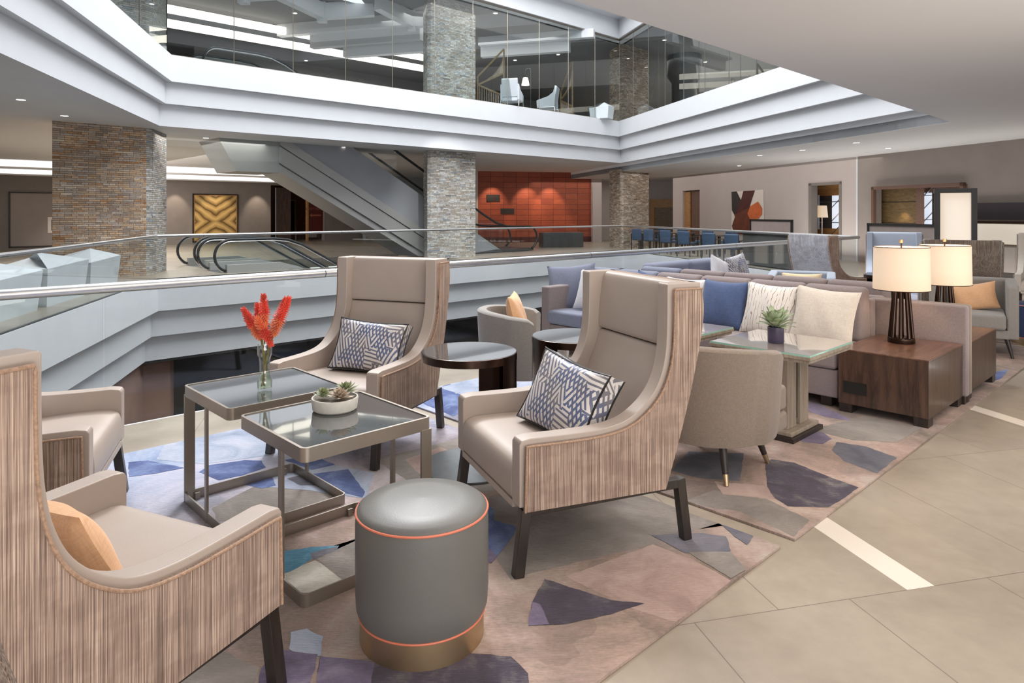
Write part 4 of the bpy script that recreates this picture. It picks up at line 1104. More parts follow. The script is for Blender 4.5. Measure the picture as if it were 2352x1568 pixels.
# ================================================================ bronze drum side tables
def drum(label, loc, r, z, a_mid, disc=True):
    t = thing('side_table', label, 'side table', loc, 0, 'round bronze side tables')
    mb = MB(); mb.lathe([(.0005,z-.045),(r,z-.045),(r,z-.002),(r-.004,z),(.0005,z)], 64); mb.done('tabletop', M['bronze'], t)
    mb = MB(); mb.lathe([(.0005,z+.001),(r-.006,z+.001)], 64); mb.done('glass_inset', M['blackglass'], t)
    a0, a1 = radians(a_mid-62), radians(a_mid+62); mb = MB()
    mb.lathe([(r-.002,.012),(r-.002,z-.044),(r-.03,z-.044),(r-.03,.012),(r-.002,.012)], 36, a0=a0, a1=a1); mb.done('curved_panel', M['bronze'], t)
    mb = MB(); mb.lathe([(.0005,0),(r,0),(r,.012),(.0005,.012)], 64); mb.done('base_plate', M['steel_dark'], t, bevel=.002)
    return t
drum('round dark bronze side table between the two wing armchairs', (-.25, 4.0, .013), .28, .675, 18)
drum('round dark bronze side table beside the grey tub armchair', (.41, 4.5, .013), .28, .675, 178)
drum('small round dark side table in front of the pale blue wing armchair', (4.95, 9.0, .0), .28, .675, 60)

# ================================================================ tub armchairs
def make_tub(name, label, fab, group, r=.345, back=.50, z0=.20):
    """local +Y is the way the sitter looks"""
    t = thing(name, label, 'armchair', (0,0,0), 0, group)
    # curved shell: opening to the front
    n = 40; span = radians(222); mb = MB(); bm = mb.bm; ringo = []
    prof = [(-.012,.0),(-.004,.12),(0,.3),(.004,1.0),(-.004,1.012),(-.022,1.02),(-.05,1.02),(-.068,1.012),(-.072,1.0),(-.072,.0)]
    for k in range(n+1):
        th = -pi/2-span/2+span*k/n; f_ = abs(k/n-.5)*2
        h = back-.055*f_**2.5-(.02 if f_ > .95 else 0)
        row = []
        for dr, q in prof:
            rr = (r+dr*1.0-.018*(1-q))*(1.06 if f_ > .7 else 1)
            fl = 0 if f_ < .72 else (f_-.72)*.16
            row.append(bm.verts.new((rr*cos(th)*1.03, rr*sin(th)*1.02+fl, z0+q*h if q <= 1 else z0+h+(q-1)*.9)))
        ringo.append(row)
    m = len(prof)
    for a, b in zip(ringo, ringo[1:]):
        for j in range(m): f = bm.faces.new((a[j], a[(j+1) % m], b[(j+1) % m], b[j])); f.smooth = True
    bm.faces.new(ringo[0]); bm.faces.new(list(reversed(ringo[-1])))
    mb.done('shell', fab, t)
    # seat base and cushion
    def pad(name_, z_a, z_b, rr, fy):
        pts = []
        for k in range(25):
            th = pi+ (pi)*k/24; pts.append((rr*cos(th), rr*sin(th), z_a))
        pts += [(rr*.96, fy-.03, z_a), (rr*.9, fy, z_a), (-rr*.9, fy, z_a), (-rr*.96, fy-.03, z_a)]
        mb = MB(); mb.prism(pts, (0,0,z_b-z_a)); return mb.done(name_, fab, t, bevel=.02, seg=3)
    pad('seat_base', z0-.005, z0+.10, r-.03, .38); pad('seat_cushion', z0+.105, z0+.245, r-.05, .41)
    for sx, sy in ((1,1),(-1,1),(1,-1),(-1,-1)):
        a = Vector((sx*.19, sy*.19, z0)); b = Vector((sx*.245, sy*.245, 0)); mb = MB()
        mb.tube([a, a.lerp(b,.72)], .02, 14, radii=[.024,.016]); lg = mb.done('leg', M['darkwood'], t)
        mb = MB(); mb.tube([a.lerp(b,.72), b], .014, 14, radii=[.0165,.012]); mb.done('ferrule', M['brass'], lg)
    return t
GT = 'low tub armchairs'
tub = make_tub('tub_armchair', 'taupe woven tub armchair seen from behind between wing armchair and wooden table', M['taupefab'], GT, .355, .53)
tub.location = (1.17, 4.05, .013); tub.rotation_euler = (0,0,az(46))
t2 = make_tub('tub_armchair', 'grey tub armchair with a peach pillow facing right near the railing', M['greyfab'], GT, .31, .50)
t2.location = (.04, 5.5, .013); t2.rotation_euler = (0,0,az(97))
pillow('peach linen pillow standing in the grey tub armchair near the railing', 'pillow', M['peach'], .42, .40, .14, Vector((.04,5.5,.65))+Vector((sin(radians(97)),cos(radians(97)),0))*.0, 97, 14)
# square armed lounge chairs
def make_lounge(name, label, fab, group, w=.74, d=.72, h=.77):
    t = thing(name, label, 'armchair', (0,0,0), 0, group); z0 = .2
    mb = MB(); mb.box((-w/2,-d/2,z0),(w/2,-d/2+.11,h)); mb.done('backrest', fab, t, bevel=.04, seg=4)
    for s in (-1,1):
        mb = MB(); a = (w/2-.10)
        mb.prism([(s*a,-d/2+.02,z0),(s*a,d/2-.06,z0),(s*a,d/2-.05,h-.05),(s*a,d/2-.08,h-.02),(s*a,-d/2+.02,h)], (s*.10,0,0)); mb.done('arm', fab, t, bevel=.035, seg=4)
    mb = MB(); mb.box((-w/2+.08,-d/2+.08,z0),(w/2-.08,d/2-.05,z0+.09)); mb.done('seat_base', fab, t, bevel=.01)
    mb = MB(); mb.box((-w/2+.105,-d/2+.10,z0+.09),(w/2-.105,d/2-.01,z0+.25)); mb.done('seat_cushion', fab, t, bevel=.035, seg=4)
    for sx, sy in ((1,1),(-1,1),(1,-1),(-1,-1)):
        a = Vector((sx*(w/2-.1), sy*(d/2-.1), z0)); b = a+Vector((sx*.05, sy*.05, -z0)); mb = MB()
        mb.tube([a, b], .02, 12, radii=[.024,.012]); mb.done('leg', M['darkwood'], t)
    return t
lc = make_lounge('lounge_armchair', 'grey upholstered armchair with a peach pillow right of the table lamps', M['greyfab'], GT, .78, .74, .78)
lc.location = (4.98, 7.38, 0); lc.rotation_euler = (0,0,az(214))
lb = make_lounge('lounge_armchair', 'pale blue low armchair with a yellow pillow behind the sofa backs', M['bluegrey'], GT, .76, .7, .76)
lb.location = (3.54, 8.35, 0); lb.rotation_euler = (0,0,az(205))
pillow('peach linen lumbar pillow in the grey armchair right of the lamps', 'pillow', M['peach'], .44, .30, .13, Vector((5.02,7.42,.58)), 222, 18, -12)
pillow('yellow lumbar pillow in the pale blue armchair behind the sofas', 'pillow', M['yellowlin'], .46, .28, .12, Vector((3.52,8.30,.62)), 205, 12, 0)

# ================================================================ sofas, built along -V with the seat facing -U
P0 = Vector((2.86, 4.685, 0)); u0 = P0.dot(U); v0 = P0.dot(V)
def sofa(label, ua, ub, va, vb, face, fab, fab2, ncush, zb=.78, zc=.89, left_arm=None):
    """seat between depth ua..ub along U (back at ub when face=-1), from va to vb along V"""
    c = uv((ua+ub)/2, (va+vb)/2); t = thing('sofa', label, 'sofa', c, az(46.5) if face < 0 else az(226.5), 'long sofas back to back')
    L = abs(vb-va); D = abs(ub-ua); # local: +Y = away from sitter's front (towards back)
    z0 = .013
    mb = MB(); mb.box((-L/2, -D/2+.02, .09), (L/2, D/2-.12, .30)); mb.done('base', fab, t, bevel=.01)
    mb = MB(); mb.box((-L/2, D/2-.12, .07), (L/2, D/2, zb)); mb.done('back_frame', fab, t, bevel=.03, seg=3)
    w_ = L/ncush
    for k in range(ncush):
        x0 = -L/2+k*w_; f_ = fab2(k) if callable(fab2) else fab2
        mb = MB(); mb.box((x0+.006, -D/2, .305), (x0+w_-.006, D/2-.14, .45)); mb.done('seat_cushion', f_, t, bevel=.03, seg=4)
        mb = MB(); pts = [(x0+.006, D/2-.33, .44), (x0+.006, D/2-.27, zc-.03), (x0+.006, D/2-.20, zc), (x0+.006, D/2-.12, zc-.02), (x0+.006, D/2-.10, .44)]
        mb.prism(pts, (w_-.012, 0, 0)); mb.done('back_cushion', f_, t, bevel=.045, seg=4)
    for sx in (-1, 1):
        for sy in (-1, 1):
            mb = MB(); mb.box((sx*(L/2-.1)-.04, sy*(D/2-.1)-.04, z0), (sx*(L/2-.1)+.04, sy*(D/2-.1)+.04, .1)); mb.done('leg', M['darkwood'], t)
    if left_arm:
        mb = MB(); s = left_arm; mb.box((s*L/2-.06, -D/2, .07), (s*L/2+.06, D/2, .70)); mb.done('arm', fab, t, bevel=.02, seg=3)
    return t
vs0 = v0-.62; vs1 = -5.15
fabf = lambda k: M['sofablue'] if k < 2 else M['sofafab']
sofa('long mauve grey sofa with a row of throw pillows facing the wooden tables', u0+.02, u0+.86, vs1+.06, vs0, -1, M['sofafab'], fabf, 6, left_arm=-1)
sofa('long grey sofa standing back to back behind the pillow covered one', u0+.99, u0+1.83, vs1+.5, vs0+.0, 1, M['sofafab'], lambda k: M['sofablue'] if k > 3 else M['sofafab'], 5)
# far curved pale sofa near the railing
fs = thing('sofa', 'pale blue grey sofa lit by daylight farthest back near the railing', 'sofa', uv(8.2, -4.97), az(316.5), 'long sofas back to back')
for k in range(2):
    mb = MB(); x0 = -.9+k*.9
    mb.box((x0+.01,-.35,.30),(x0+.89,.2,.45)); mb.done('seat_cushion', M['sofablue'], fs, bevel=.03, seg=4)
    mb = MB(); mb.box((x0+.01,.12,.42),(x0+.89,.32,.84)); mb.done('back_cushion', M['sofablue'], fs, bevel=.07, seg=4)
mb = MB(); mb.box((-.9,-.35,.08),(.9,.3,.3)); mb.done('base', M['sofablue'], fs, bevel=.01)
mb = MB(); mb.box((-.9,.27,.08),(.9,.38,.74)); mb.done('back_frame', M['sofablue'], fs, bevel=.03)
for sx in (-.82,.82):
    mb = MB(); mb.box((sx-.04,-.3,0),(sx+.04,-.2,.1)); mb.done('leg', M['darkwood'], fs)
    mb = MB(); mb.box((sx-.04,.2,0),(sx+.04,.3,.1)); mb.done('leg', M['darkwood'], fs)

# walnut box tables with the upholstered end panels
def boxtable(label, ua, ub, va, vb, z=.482):
    c = uv((ua+ub)/2, (va+vb)/2); t = thing('box_table', label, 'side table', c, az(-43.5), 'walnut box tables')
    L, D = ub-ua, abs(vb-va)     # local x along U, local y along -V
    mb = MB(); mb.box((-L/2,-D/2,.075),(L/2,D/2,z-.012)); mb.done('body', M['walnut'], t, bevel=.003)
    mb = MB(); mb.box((-L/2-.002,-D/2-.002,z-.012),(L/2+.002,D/2+.002,z)); mb.done('top', M['walnut_top'], t, bevel=.002)
    for sx in (-1,1):
        for sy in (-1,1):
            mb = MB(); x, y = sx*(L/2-.06), sy*(D/2-.05); mb.box((x-.055,y-.045,.013),(x+.055,y+.045,.078)); mb.done('leg', M['darkwood'], t)
    return t, L, D
bt, L, D = boxtable('dark walnut box table carrying the front table lamp', u0, u0+.86, v0-.60, v0)
mb = MB(); mb.box((-L/2-.008, -.0+.10, .16),(-L/2-.001, D/2-.04, .245)); mb.done('power_outlet', M['black'], bt)
bt2, _, _ = boxtable('walnut box table carrying the rear table lamp', u0+1.03, u0+1.95, v0-.60, v0, .47)
for k, (ua, lab) in enumerate(((u0+.865, 'mauve grey upholstered divider panel at the end of the front box table'), (u0+.945, 'darker upholstered divider panel against the rear box table'))):
    c = uv(ua+.035, v0-.33); t = thing('divider_panel', lab, 'divider', c, az(-43.5), 'upholstered divider panels')
    mb = MB(); mb.box((-.034,-.36,.07),(.034,.36,.775)); mb.done('padded_panel', M['sofafab'] if k == 0 else M['taupefab'], t, bevel=.02, seg=3)
    for sy in (-1,1): mb = MB(); mb.box((-.03,sy*.3-.04,.013),(.03,sy*.3+.04,.075)); mb.done('leg', M['darkwood'], t)

# table lamps
def lamp(label, loc):
    t = thing('table_lamp', label, 'lamp', loc, 0, 'table lamps with drum shades')
    mb = MB(); mb.lathe([(.0005,0),(.095,0),(.097,.006),(.095,.036),(.085,.042),(.0005,.042)], 40); mb.done('base', M['bronze'], t)
    for k in range(8):
        a = 2*pi*k/8+.2; mb = MB(); mb.tube([(.078*cos(a),.078*sin(a),.04),(.045*cos(a),.045*sin(a),.47)], .0125, 12, radii=[.0145,.0115]); mb.done('rod', M['bronze'], t)
    mb = MB(); mb.lathe([(.0005,.46),(.05,.46),(.05,.475),(.0005,.475)], 24); mb.tube([(0,0,.47),(0,0,.775)], .006, 8); mb.done('stem', M['bronze'], t)
    mb = MB(); mb.lathe([(.192,.41),(.200,.41),(.194,.745),(.191,.745),(.192,.41)], 72); mb.done('lamp_shade', M['shade'], t)
    for z, r in ((.412,.2005),(.744,.1945)):
        mb = MB(); mb.tube([(r*cos(2*pi*k/64), r*sin(2*pi*k/64), z) for k in range(64)], .0032, 6, closed=True); mb.done('shade_trim', M['bronze'], t)
    mb = MB(); mb.lathe([(.0005,.775),(.013,.775),(.015,.80),(.0005,.80)], 20); mb.done('finial', M['brass'], t)
    mb = MB(); bmesh.ops.create_uvsphere(mb.bm, u_segments=16, v_segments=10, radius=.035, matrix=Matrix.Translation((0,0,.58))); mb.done('bulb', M['bulb'], t)
    l = bpy.data.lights.new('lamp_glow', 'POINT'); l.energy = 9; l.color = (1,.76,.5); l.shadow_soft_size = .05
    o = bpy.data.objects.new('lamp_glow', l); COL.objects.link(o); o.location = Vector(loc)+Vector((0,0,.66))
    return t
lamp('lit table lamp with drum shade and black rod base on the front walnut table', (3.045, 5.34, .4835))
lamp('lit table lamp with drum shade on the rear walnut table behind the first', (3.72, 5.87, .4715))

# grey-washed pedestal tables with glass tops
def pedestal(label, ctr, z=.63, s=.69):
    t = thing('pedestal_table', label, 'table', (*ctr, .013), az(-43.5), 'grey wood pedestal tables'); h = s/2; z -= .013
    mb = MB(); mb.box((-h,-h,z-.045),(h,h,z-.024)); mb.done('tabletop', M['greywood'], t, bevel=.002)
    mb = MB(); mb.box((-h+.012,-h+.012,z-.066),(h-.012,h-.012,z-.045)); mb.done('apron', M['greywood'], t)
    mb = MB(); mb.box((-h+.004,-h+.004,z-.0235),(h-.004,h-.004,z-.014), 1); mb.box((-h+.006,-h+.006,z-.0139),(h-.006,h-.006,z-.0125), 0); mb.done('glass_top', [M['taupeglass'], M['glassedge']], t)
    for x in (-.115, .075):
        mb = MB(); mb.box((x-.045,-.12,.06),(x+.085,.12,z-.066)); mb.done('post', M['greywood'], t, bevel=.003)
    mb = MB(); mb.box((-.05,-.10,.10),(.05,.10,z-.066)); mb.done('inner_post', M['darkwood'], t)
    mb = MB(); mb.box((-.21,-.17,.03),(.21,.17,.06)); mb.done('plinth', M['greywood'], t, bevel=.006)
    mb = MB(); mb.box((-.23,-.19,0),(.23,.19,.03)); mb.done('base', M['darkwood'], t, bevel=.002)
    return t
pedestal('grey wooden pedestal table with glass top carrying the sage plant', (1.84, 4.67))
pedestal('grey wooden pedestal table with glass top partly hidden behind the wing armchair', (1.22, 5.26))
# sage plant in violet pot
pc_ = gp(1782, 782, .63); pc_.z = .6180
t = thing('potted_plant', 'small sage green plant in a dark violet pot on the glass-topped table', 'plant', pc_)
mb = MB(); mb.lathe([(.0005,0),(.050,0),(.053,.005),(.054,.105),(.050,.107),(.048,.095),(.0005,.095)], 40); mb.done('pot', M['potviolet'], t)
mb = MB(); rnd = random.Random(4)
for k in range(34):
    a = k*2.39996; u_ = k/34; el = radians(26+56*u_+rnd.uniform(-9,9)); L = .16*rnd.uniform(.75,1.1)*(1 if u_ < .7 else .85); c0 = Vector((cos(a)*.02, sin(a)*.02, .10+.03*u_))
    d = Vector((cos(a)*cos(el), sin(a)*cos(el), sin(el))); s_ = Vector((-sin(a), cos(a), 0)); dn = Vector((0,0,-1)); row = []
    for q in range(7):
        w_ = [.006,.014,.023,.029,.027,.017,.001][q]; p = c0+d*(L*q/6)+dn*(.045*(q/6)**2*(1-.7*u_)); cup = s_.cross(d)*.006*(-1)
        row.append([mb.bm.verts.new(p-s_*w_+cup), mb.bm.verts.new(p), mb.bm.verts.new(p+s_*w_+cup)])
    for a1, b1 in zip(row, row[1:]):
        for j in range(2): f = mb.bm.faces.new((a1[j], a1[j+1], b1[j+1], b1[j])); f.smooth = True
mb.done('foliage', M['leaf'], t)

# sofa pillows: placed along the front sofa, s metres from its right end
def on_sofa(s, lift=.66, dep=.40): return uv(u0+dep, vs0-s, lift)
gpn = 'square throw pillows on the front sofa'
pillow('large cream square pillow at the right end of the front sofa', 'pillow', M['cream'], .50, .48, .17, on_sofa(.22,.655,.33), 226-6, 20, 4, gpn)
pillow('white pillow with thin brown wavy lines next to the cream one', 'pillow', M['wavy'], .48, .46, .16, on_sofa(.69,.66,.36), 226, 18, 2, gpn)
pillow('denim blue square pillow in the middle of the front sofa', 'pillow', M['bluelin'], .46, .45, .16, on_sofa(1.14,.66,.38), 226, 18, 0, gpn)
pillow('pale lilac square pillow behind the wing armchair on the front sofa', 'pillow', M['whitelin'], .46, .44, .16, on_sofa(1.56,.66,.38), 226, 18, 0, gpn)
pillow('denim blue pillow corner showing above the wing armchair', 'pillow', M['bluelin'], .44, .42, .14, on_sofa(1.95,.68,.40), 226, 16, 8, gpn)
pillow('bright white square pillow near the left end of the front sofa', 'pillow', M['whitelin'], .46, .44, .16, on_sofa(2.62,.66,.36), 215, 20, 3, gpn)
pillow('big blue grey cushion leaning on the left arm of the front sofa', 'pillow', M['sofablue'], .56, .54, .18, on_sofa(3.02,.66,.42), 200, 22, -6, gpn)
pillow('white pillow on the far pale sofa', 'pillow', M['whitelin'], .42, .40, .14, uv(8.55,-4.85,.68), 135, 14, 20, 'pillows on the far sofa')
pillow('criss-cross pillow on the far pale sofa', 'pillow', M['cross'], .42, .40, .14, uv(8.95,-4.8,.70), 150, 14, -10, 'pillows on the far sofa')
# ================================================================ escalators
def plane_prism(mb, pts, v0_, v1_, mi=0):      # polygon in (u, z), extruded across V
    mb.prism([uv(u, v0_, z) for u, z in pts], V*(v1_-v0_), mi)
def balustrade(t, path, v, mats, foot):
    """path: handrail line in (u, z); foot: matching lower line"""
    org = t.location
    def fin(mb, name, mat, **k):
        o = mb.done(name, mat, t, **k); o.data.transform(Matrix.Translation(-org)); return o
    mb = MB(); mb.tube([uv(u, v, z) for u, z in path], .035, 10); fin(mb, 'handrail', M['rubber'])
    mb = MB(); mb.tube([uv(u, v, z-.045) if k not in (0, len(path)-1) else uv(u, v, z) for k, (u, z) in enumerate(path)], .018, 6); fin(mb, 'rail_track', M['steel'])
    mb = MB(); plane_prism(mb, [(u, z-.05) for u, z in path]+list(reversed(foot)), v-.008, v+.008); fin(mb, 'glass_panel', M['glass'])
def arcpts(cx, cz, r, a0, a1, n=10): return [(cx+r*cos(radians(a0+(a1-a0)*k/n)), cz+r*sin(radians(a0+(a1-a0)*k/n))) for k in range(n+1)]
def down_escalator(label, us, va, vb, z=0., run=7.4):
    t = thing('escalator', label, 'escalator', uv(us, (va+vb)/2, z), 0, 'escalators going down to the lower floor')
    sl = .56; e = us+run
    path = arcpts(us+.42, z+.42, .40, 250, 90, 12)+[(us+1.5, z+.82), (us+1.9, z+.78), (us+2.3, z+.64)]+[(e, z+.64-sl*(e-us-2.3))]
    foot = [(us+.35, z+.02), (us+1.7, z+.02), (us+2.2, z-.12), (e, z-.12-sl*(e-us-2.2))]
    for v in (va, vb): balustrade(t, path, v, None, foot)
    mb = MB()
    for v in (va, vb): plane_prism(mb, [(us+.3, z+.0), (us+.3, z+.20), (us+1.7, z+.20), (us+2.2, z+.06), (e, z+.06-sl*(e-us-2.2)), (e, z-.9-sl*(e-us-2.2)), (us+2.0, z-.7), (us+2.0, z-.0)], v-.07, v+.07)
    o = mb.done('side_skirt', M['truss'], t); o.data.transform(Matrix.Translation(-t.location))
    mb = MB(); n = int((run-1.9)/.34)
    for k in range(n):
        u_ = us+1.9+.34*k; zz = z-.02-max(0, (k-1))*.19; plane_prism(mb, [(u_, zz), (u_+.36, zz), (u_+.36, zz-.25), (u_, zz-.25)], min(va,vb)+.1, max(va,vb)-.1)
    plane_prism(mb, [(us+.2, z+.003), (us+1.95, z+.003), (us+1.95, z-.05), (us+.2, z-.05)], min(va,vb)+.1, max(va,vb)-.1)
    o = mb.done('steps', M['steel_dark'], t); o.data.transform(Matrix.Translation(-t.location))
    return t
down_escalator('nearest down escalator with curved glass balustrade behind the far railing', 6.17, -17.05, -18.2)
down_escalator('second down escalator with black rounded handrails beyond the nearest one', 6.37, -19.05, -20.4)
down_escalator('escalator top with curved handrail on the upper floor behind the glass', 6.5, -18.75, -20.0, ZT, 3.2)
# up escalator: rises to the left
VA, VB = -18.7, -20.1; stp = lambda u: .55*(17.2-u)
t = thing('escalator', 'grey clad up escalator rising diagonally behind the middle stone column', 'escalator', uv(17.2, (VA+VB)/2, 0), 0)
def fin(mb, name, mat, **k):
    o = mb.done(name, mat, t, **k); o.data.transform(Matrix.Translation(-t.location)); return o
UT = 8.6
def band(name, o1, o2, mat, dv, ua=None):
    mb = MB(); pts = []
    ue1, ue2 = 17.2-o1/.55, 17.2-o2/.55         # where each line meets the floor
    ue1, ue2 = min(ue1, 17.6), min(ue2, 17.6)
    plane_prism(mb, [(UT, stp(UT)-o1), (ue1, max(0.02, stp(ue1)-o1)), (ue2, .02), (UT, stp(UT)-o2)], VA-dv, VB+dv)
    return fin(mb, name, mat)
band('side_panel', -.06, 1.04, M['wall_greyblue'], .0)
band('truss_band', 1.06, 1.33, M['truss'], -.06); band('truss_band', 1.35, 1.83, M['truss'], -.02); band('truss_band', 1.85, 2.05, M['truss'], .05)
band('shadow_gap', 1.03, 2.0, M['steel_dark'], .10)
mb = MB(); plane_prism(mb, [(UT, 2.62), (UT, Z3), (6.9, Z3), (7.4, 2.62)], VA-.03, VB-.1); fin(mb, 'landing_box', M['landing'])
mb = MB(); plane_prism(mb, [(UT, 2.62), (UT, Z3), (5.4, Z3), (5.4, 2.9), (6.7, 2.62)], VA+.10, VA+.12); fin(mb, 'glass_panel', M['glass'])
hp_ = [(8.6, stp(8.6)+.92-.55*0)]
path = [(UT+1.0, stp(UT+1.0)+.9), (16.3, stp(16.3)+.9), (16.9, 1.10), (17.4, .98), (17.9, .95)]+arcpts(18.6, .52, .43, 90, -70, 12)
for v in (VA+.06, VB-.06):
    mb = MB(); mb.tube([uv(u, v, z) for u, z in path], .04, 10); fin(mb, 'handrail', M['rubber'])
    mb = MB(); foot = [(UT+1.0, stp(UT+1.0)+.1), (16.9, .12), (18.5, .05)]; plane_prism(mb, [(u, z-.03) for u, z in path]+list(reversed(foot)), v-.008, v+.008); fin(mb, 'balustrade_glass', M['glass'])
mb = MB(); plane_prism(mb, [(15.6, .02), (16.9, .12), (18.9, .12), (18.9, .02)], VA, VB); fin(mb, 'lower_landing', M['steel_dark'])

# low dark planter box by the red wall
c = gp(1262, 572); c = Vector((c.x+.6, 29.5, 0)); mb = MB(); mb.box((-.9,-.35,0),(.9,.35,.62)); mb.box((-.82,-.27,.6),(.82,.27,.63))
o = mb.done('planter_box', M['steel_dark'], bevel=.01); o.location = c; o.rotation_euler = (0,0,az(76.5-90)); tag(o, 'low dark rectangular planter box standing before the red wall', 'planter')

# ================================================================ artworks
def picture(label, px0, px1, z0, z1, off, art_fn, fmat, matw=.05, matm=None):
    a, b = lw(px0), lw(px1); L = (b-a).length
    t = thing('framed_art', label, 'picture', lw((px0+px1)/2, 0, off)); t.rotation_euler = (0,0,az(-43.5)); 
    # local X runs along U, local Y away from viewer (-V)
    mb = MB(); f = .045
    for lo, hi in (((-L/2,-.03,z0),(-L/2+f,.03,z1)), ((L/2-f,-.03,z0),(L/2,.03,z1)), ((-L/2,-.03,z0),(L/2,.03,z0+f)), ((-L/2,-.03,z1-f),(L/2,.03,z1))): mb.box(lo, hi)
    mb.done('frame', fmat, t)
    mb = MB(); mb.box((-L/2+f,-.005,z0+f),(L/2-f,.02,z1-f)); mb.done('mat_board', matm or M['gold'], t)
    art_fn(t, L, f, z0, z1); return t
tg = NT('gold_wave_art'); tg.bsdf((.6,.4,.1), .5)
g_ = tg.coord('Generated', (1,1,1)); s_ = tg.n('ShaderNodeSeparateXYZ'); tg.l(g_, s_.inputs[0])
ax_ = tg.math('ABSOLUTE', tg.math('SUBTRACT', s_.outputs[0], .5)); az_ = tg.math('ABSOLUTE', tg.math('SUBTRACT', s_.outputs[2], .42))
k1 = tg.math('ADD', tg.math('MULTIPLY', az_, 6), tg.math('MULTIPLY', tg.math('POWER', ax_, 1.1), -4.2)); nn_ = tg.noise(g_, 2.5, 2)
k1 = tg.math('ADD', k1, nn_); fr_ = tg.math('FRACT', tg.math('MULTIPLY', k1, .8))
tg.col(tg.ramp(fr_, [(0, srgb(74,58,32)), (.2, srgb(150,118,66)), (.55, srgb(204,172,110)), (.85, srgb(170,136,80)), (1, srgb(88,68,38))]))
def art_gold(t, L, f, z0, z1):
    mb = MB(); mb.box((-L/2+f*2,-.012,z0+f*2),(L/2-f*2,0,z1-f*2)); mb.done('canvas', tg.m, t)
picture('gold abstract wave picture in a black frame on the grey far left wall', 443, 547, .1, 2.36, .04, art_gold, M['black'], matm=M['gold'])
def art_small(t, L, f, z0, z1):
    mb = MB(); mb.box((L*.18,-.02,z0+.55),(L*.5-f,0,z1-1.0)); mb.done('inner_mat', M['artwhite'], t)
    mb = MB(); mb.box((L*.25,-.03,z0+.65),(L*.5-f,-.01,z1-1.1)); mb.done('small_print', M['artblack'], t)
picture('large pale picture with small dark print behind the warmly lit column', 22, 150, .1, 2.3, .04, art_small, M['artblack'], matm=M['wall_beige2'])
picture('corner of a gold framed picture below the escalator', 814, 900, .35, 1.35, .04, art_gold, M['gold'], matm=M['artwhite'])
# red and black geometric art on the right wall
t = thing('wall_art', 'abstract canvas of black maroon and orange angular shapes on the beige wall', 'picture', wallpt(D1-.05, 1716, 1.4))
def wp(x, y, off):   # crop pixel of the artwork -> wall point
    px, py = 1660+.12755*x, 400+.12755*y; q = wallpt(D1-off, px, 0); q.z = zat(py, q.y); return q-t.location
mb = MB(); a = [wp(158,318,.04), wp(722,276,.04), wp(735,1090,.04), wp(158,1085,.04)]; mb.prism(a, N*.03); mb.done('canvas', M['artwhite'], t)
for i, (mt, pts) in enumerate((('artblack', [(158,318),(250,308),(330,470),(300,680),(212,735),(165,650)]), ('artmaroon', [(372,300),(578,290),(478,600),(212,735),(255,640),(330,460)]),
    ('artbrown', [(212,735),(478,600),(445,705),(505,845),(470,1085),(210,1080),(165,930),(218,775)]), ('artorange', [(490,580),(632,492),(706,605),(706,720),(600,845),(505,845),(445,705)]))):
    mb = MB(); mb.prism([wp(x, y, .046+.003*i) for x, y in pts], -N*.002); mb.done('painted_shape', M[mt], t)

# ================================================================ far right: chairs, tables, counter, screens
def make_dining(label, grp):
    t = thing('dining_chair', label, 'chair', (0,0,0), 0, grp)
    mb = MB(); mb.prism([(-.23,-.24,.42),(-.23,-.27,.84),(-.23,-.22,.86),(-.23,-.17,.50)], (.46,0,0)); mb.done('backrest', M['bluechair'], t, bevel=.02, seg=3)
    mb = MB(); mb.box((-.23,-.20,.40),(.23,.25,.49)); mb.done('seat', M['bluechair'], t, bevel=.02, seg=3)
    for sx in (-1,1):
        mb = MB(); x = sx*.25; mb.bar((x,-.24,0),(x,-.24,.66),.03); mb.done('leg', M['darkwood'], t)
        mb = MB(); mb.bar((x,.23,0),(x,.23,.66),.03); mb.done('leg', M['darkwood'], t)
        mb = MB(); mb.bar((x,-.25,.66),(x,.25,.66),.05,.025); mb.done('armrest', M['darkwood'], t)
    return t
dc = None; gd = 'blue leather dining chairs beyond the far railing'
spots = [(1471,11.15),(1498,11.2),(1537,11.15),(1579,11.15),(1637,11.1),(1690,11.1),(1617,12.4),(1672,13.0),(1560,12.9),(1512,12.9)]
for i, (px, n0) in enumerate(spots):
    loc = wallpt(n0, px, 0)
    if dc is None: dc = make_dining('blue leather dining chair at the dark tables beyond the railing', gd); o = dc; o.location = loc; o.rotation_euler = (0,0,az(48))
    else: o = dup(dc, loc, az(48 if i < 6 else 228), 'blue leather dining chair at the dark tables beyond the railing')
tb = None
for i, px in enumerate((1500, 1560, 1648)):
    loc = wallpt(11.9, px, 0)
    if tb is None:
        tb = thing('dining_table', 'dark square dining table among the blue chairs beyond the railing', 'table', loc, az(76.5-90), 'dark dining tables')
        mb = MB(); mb.box((-.4,-.5,.71),(.4,.5,.75)); mb.done('tabletop', M['walnut'], tb, bevel=.004)
        for sx in (-1,1):
            for sy in (-1,1): mb = MB(); mb.box((sx*.34-.03,sy*.44-.03,0),(sx*.34+.03,sy*.44+.03,.71)); mb.done('leg', M['darkwood'], tb)
    else: dup(tb, loc, az(76.5-90), 'dark square dining table among the blue chairs beyond the railing')
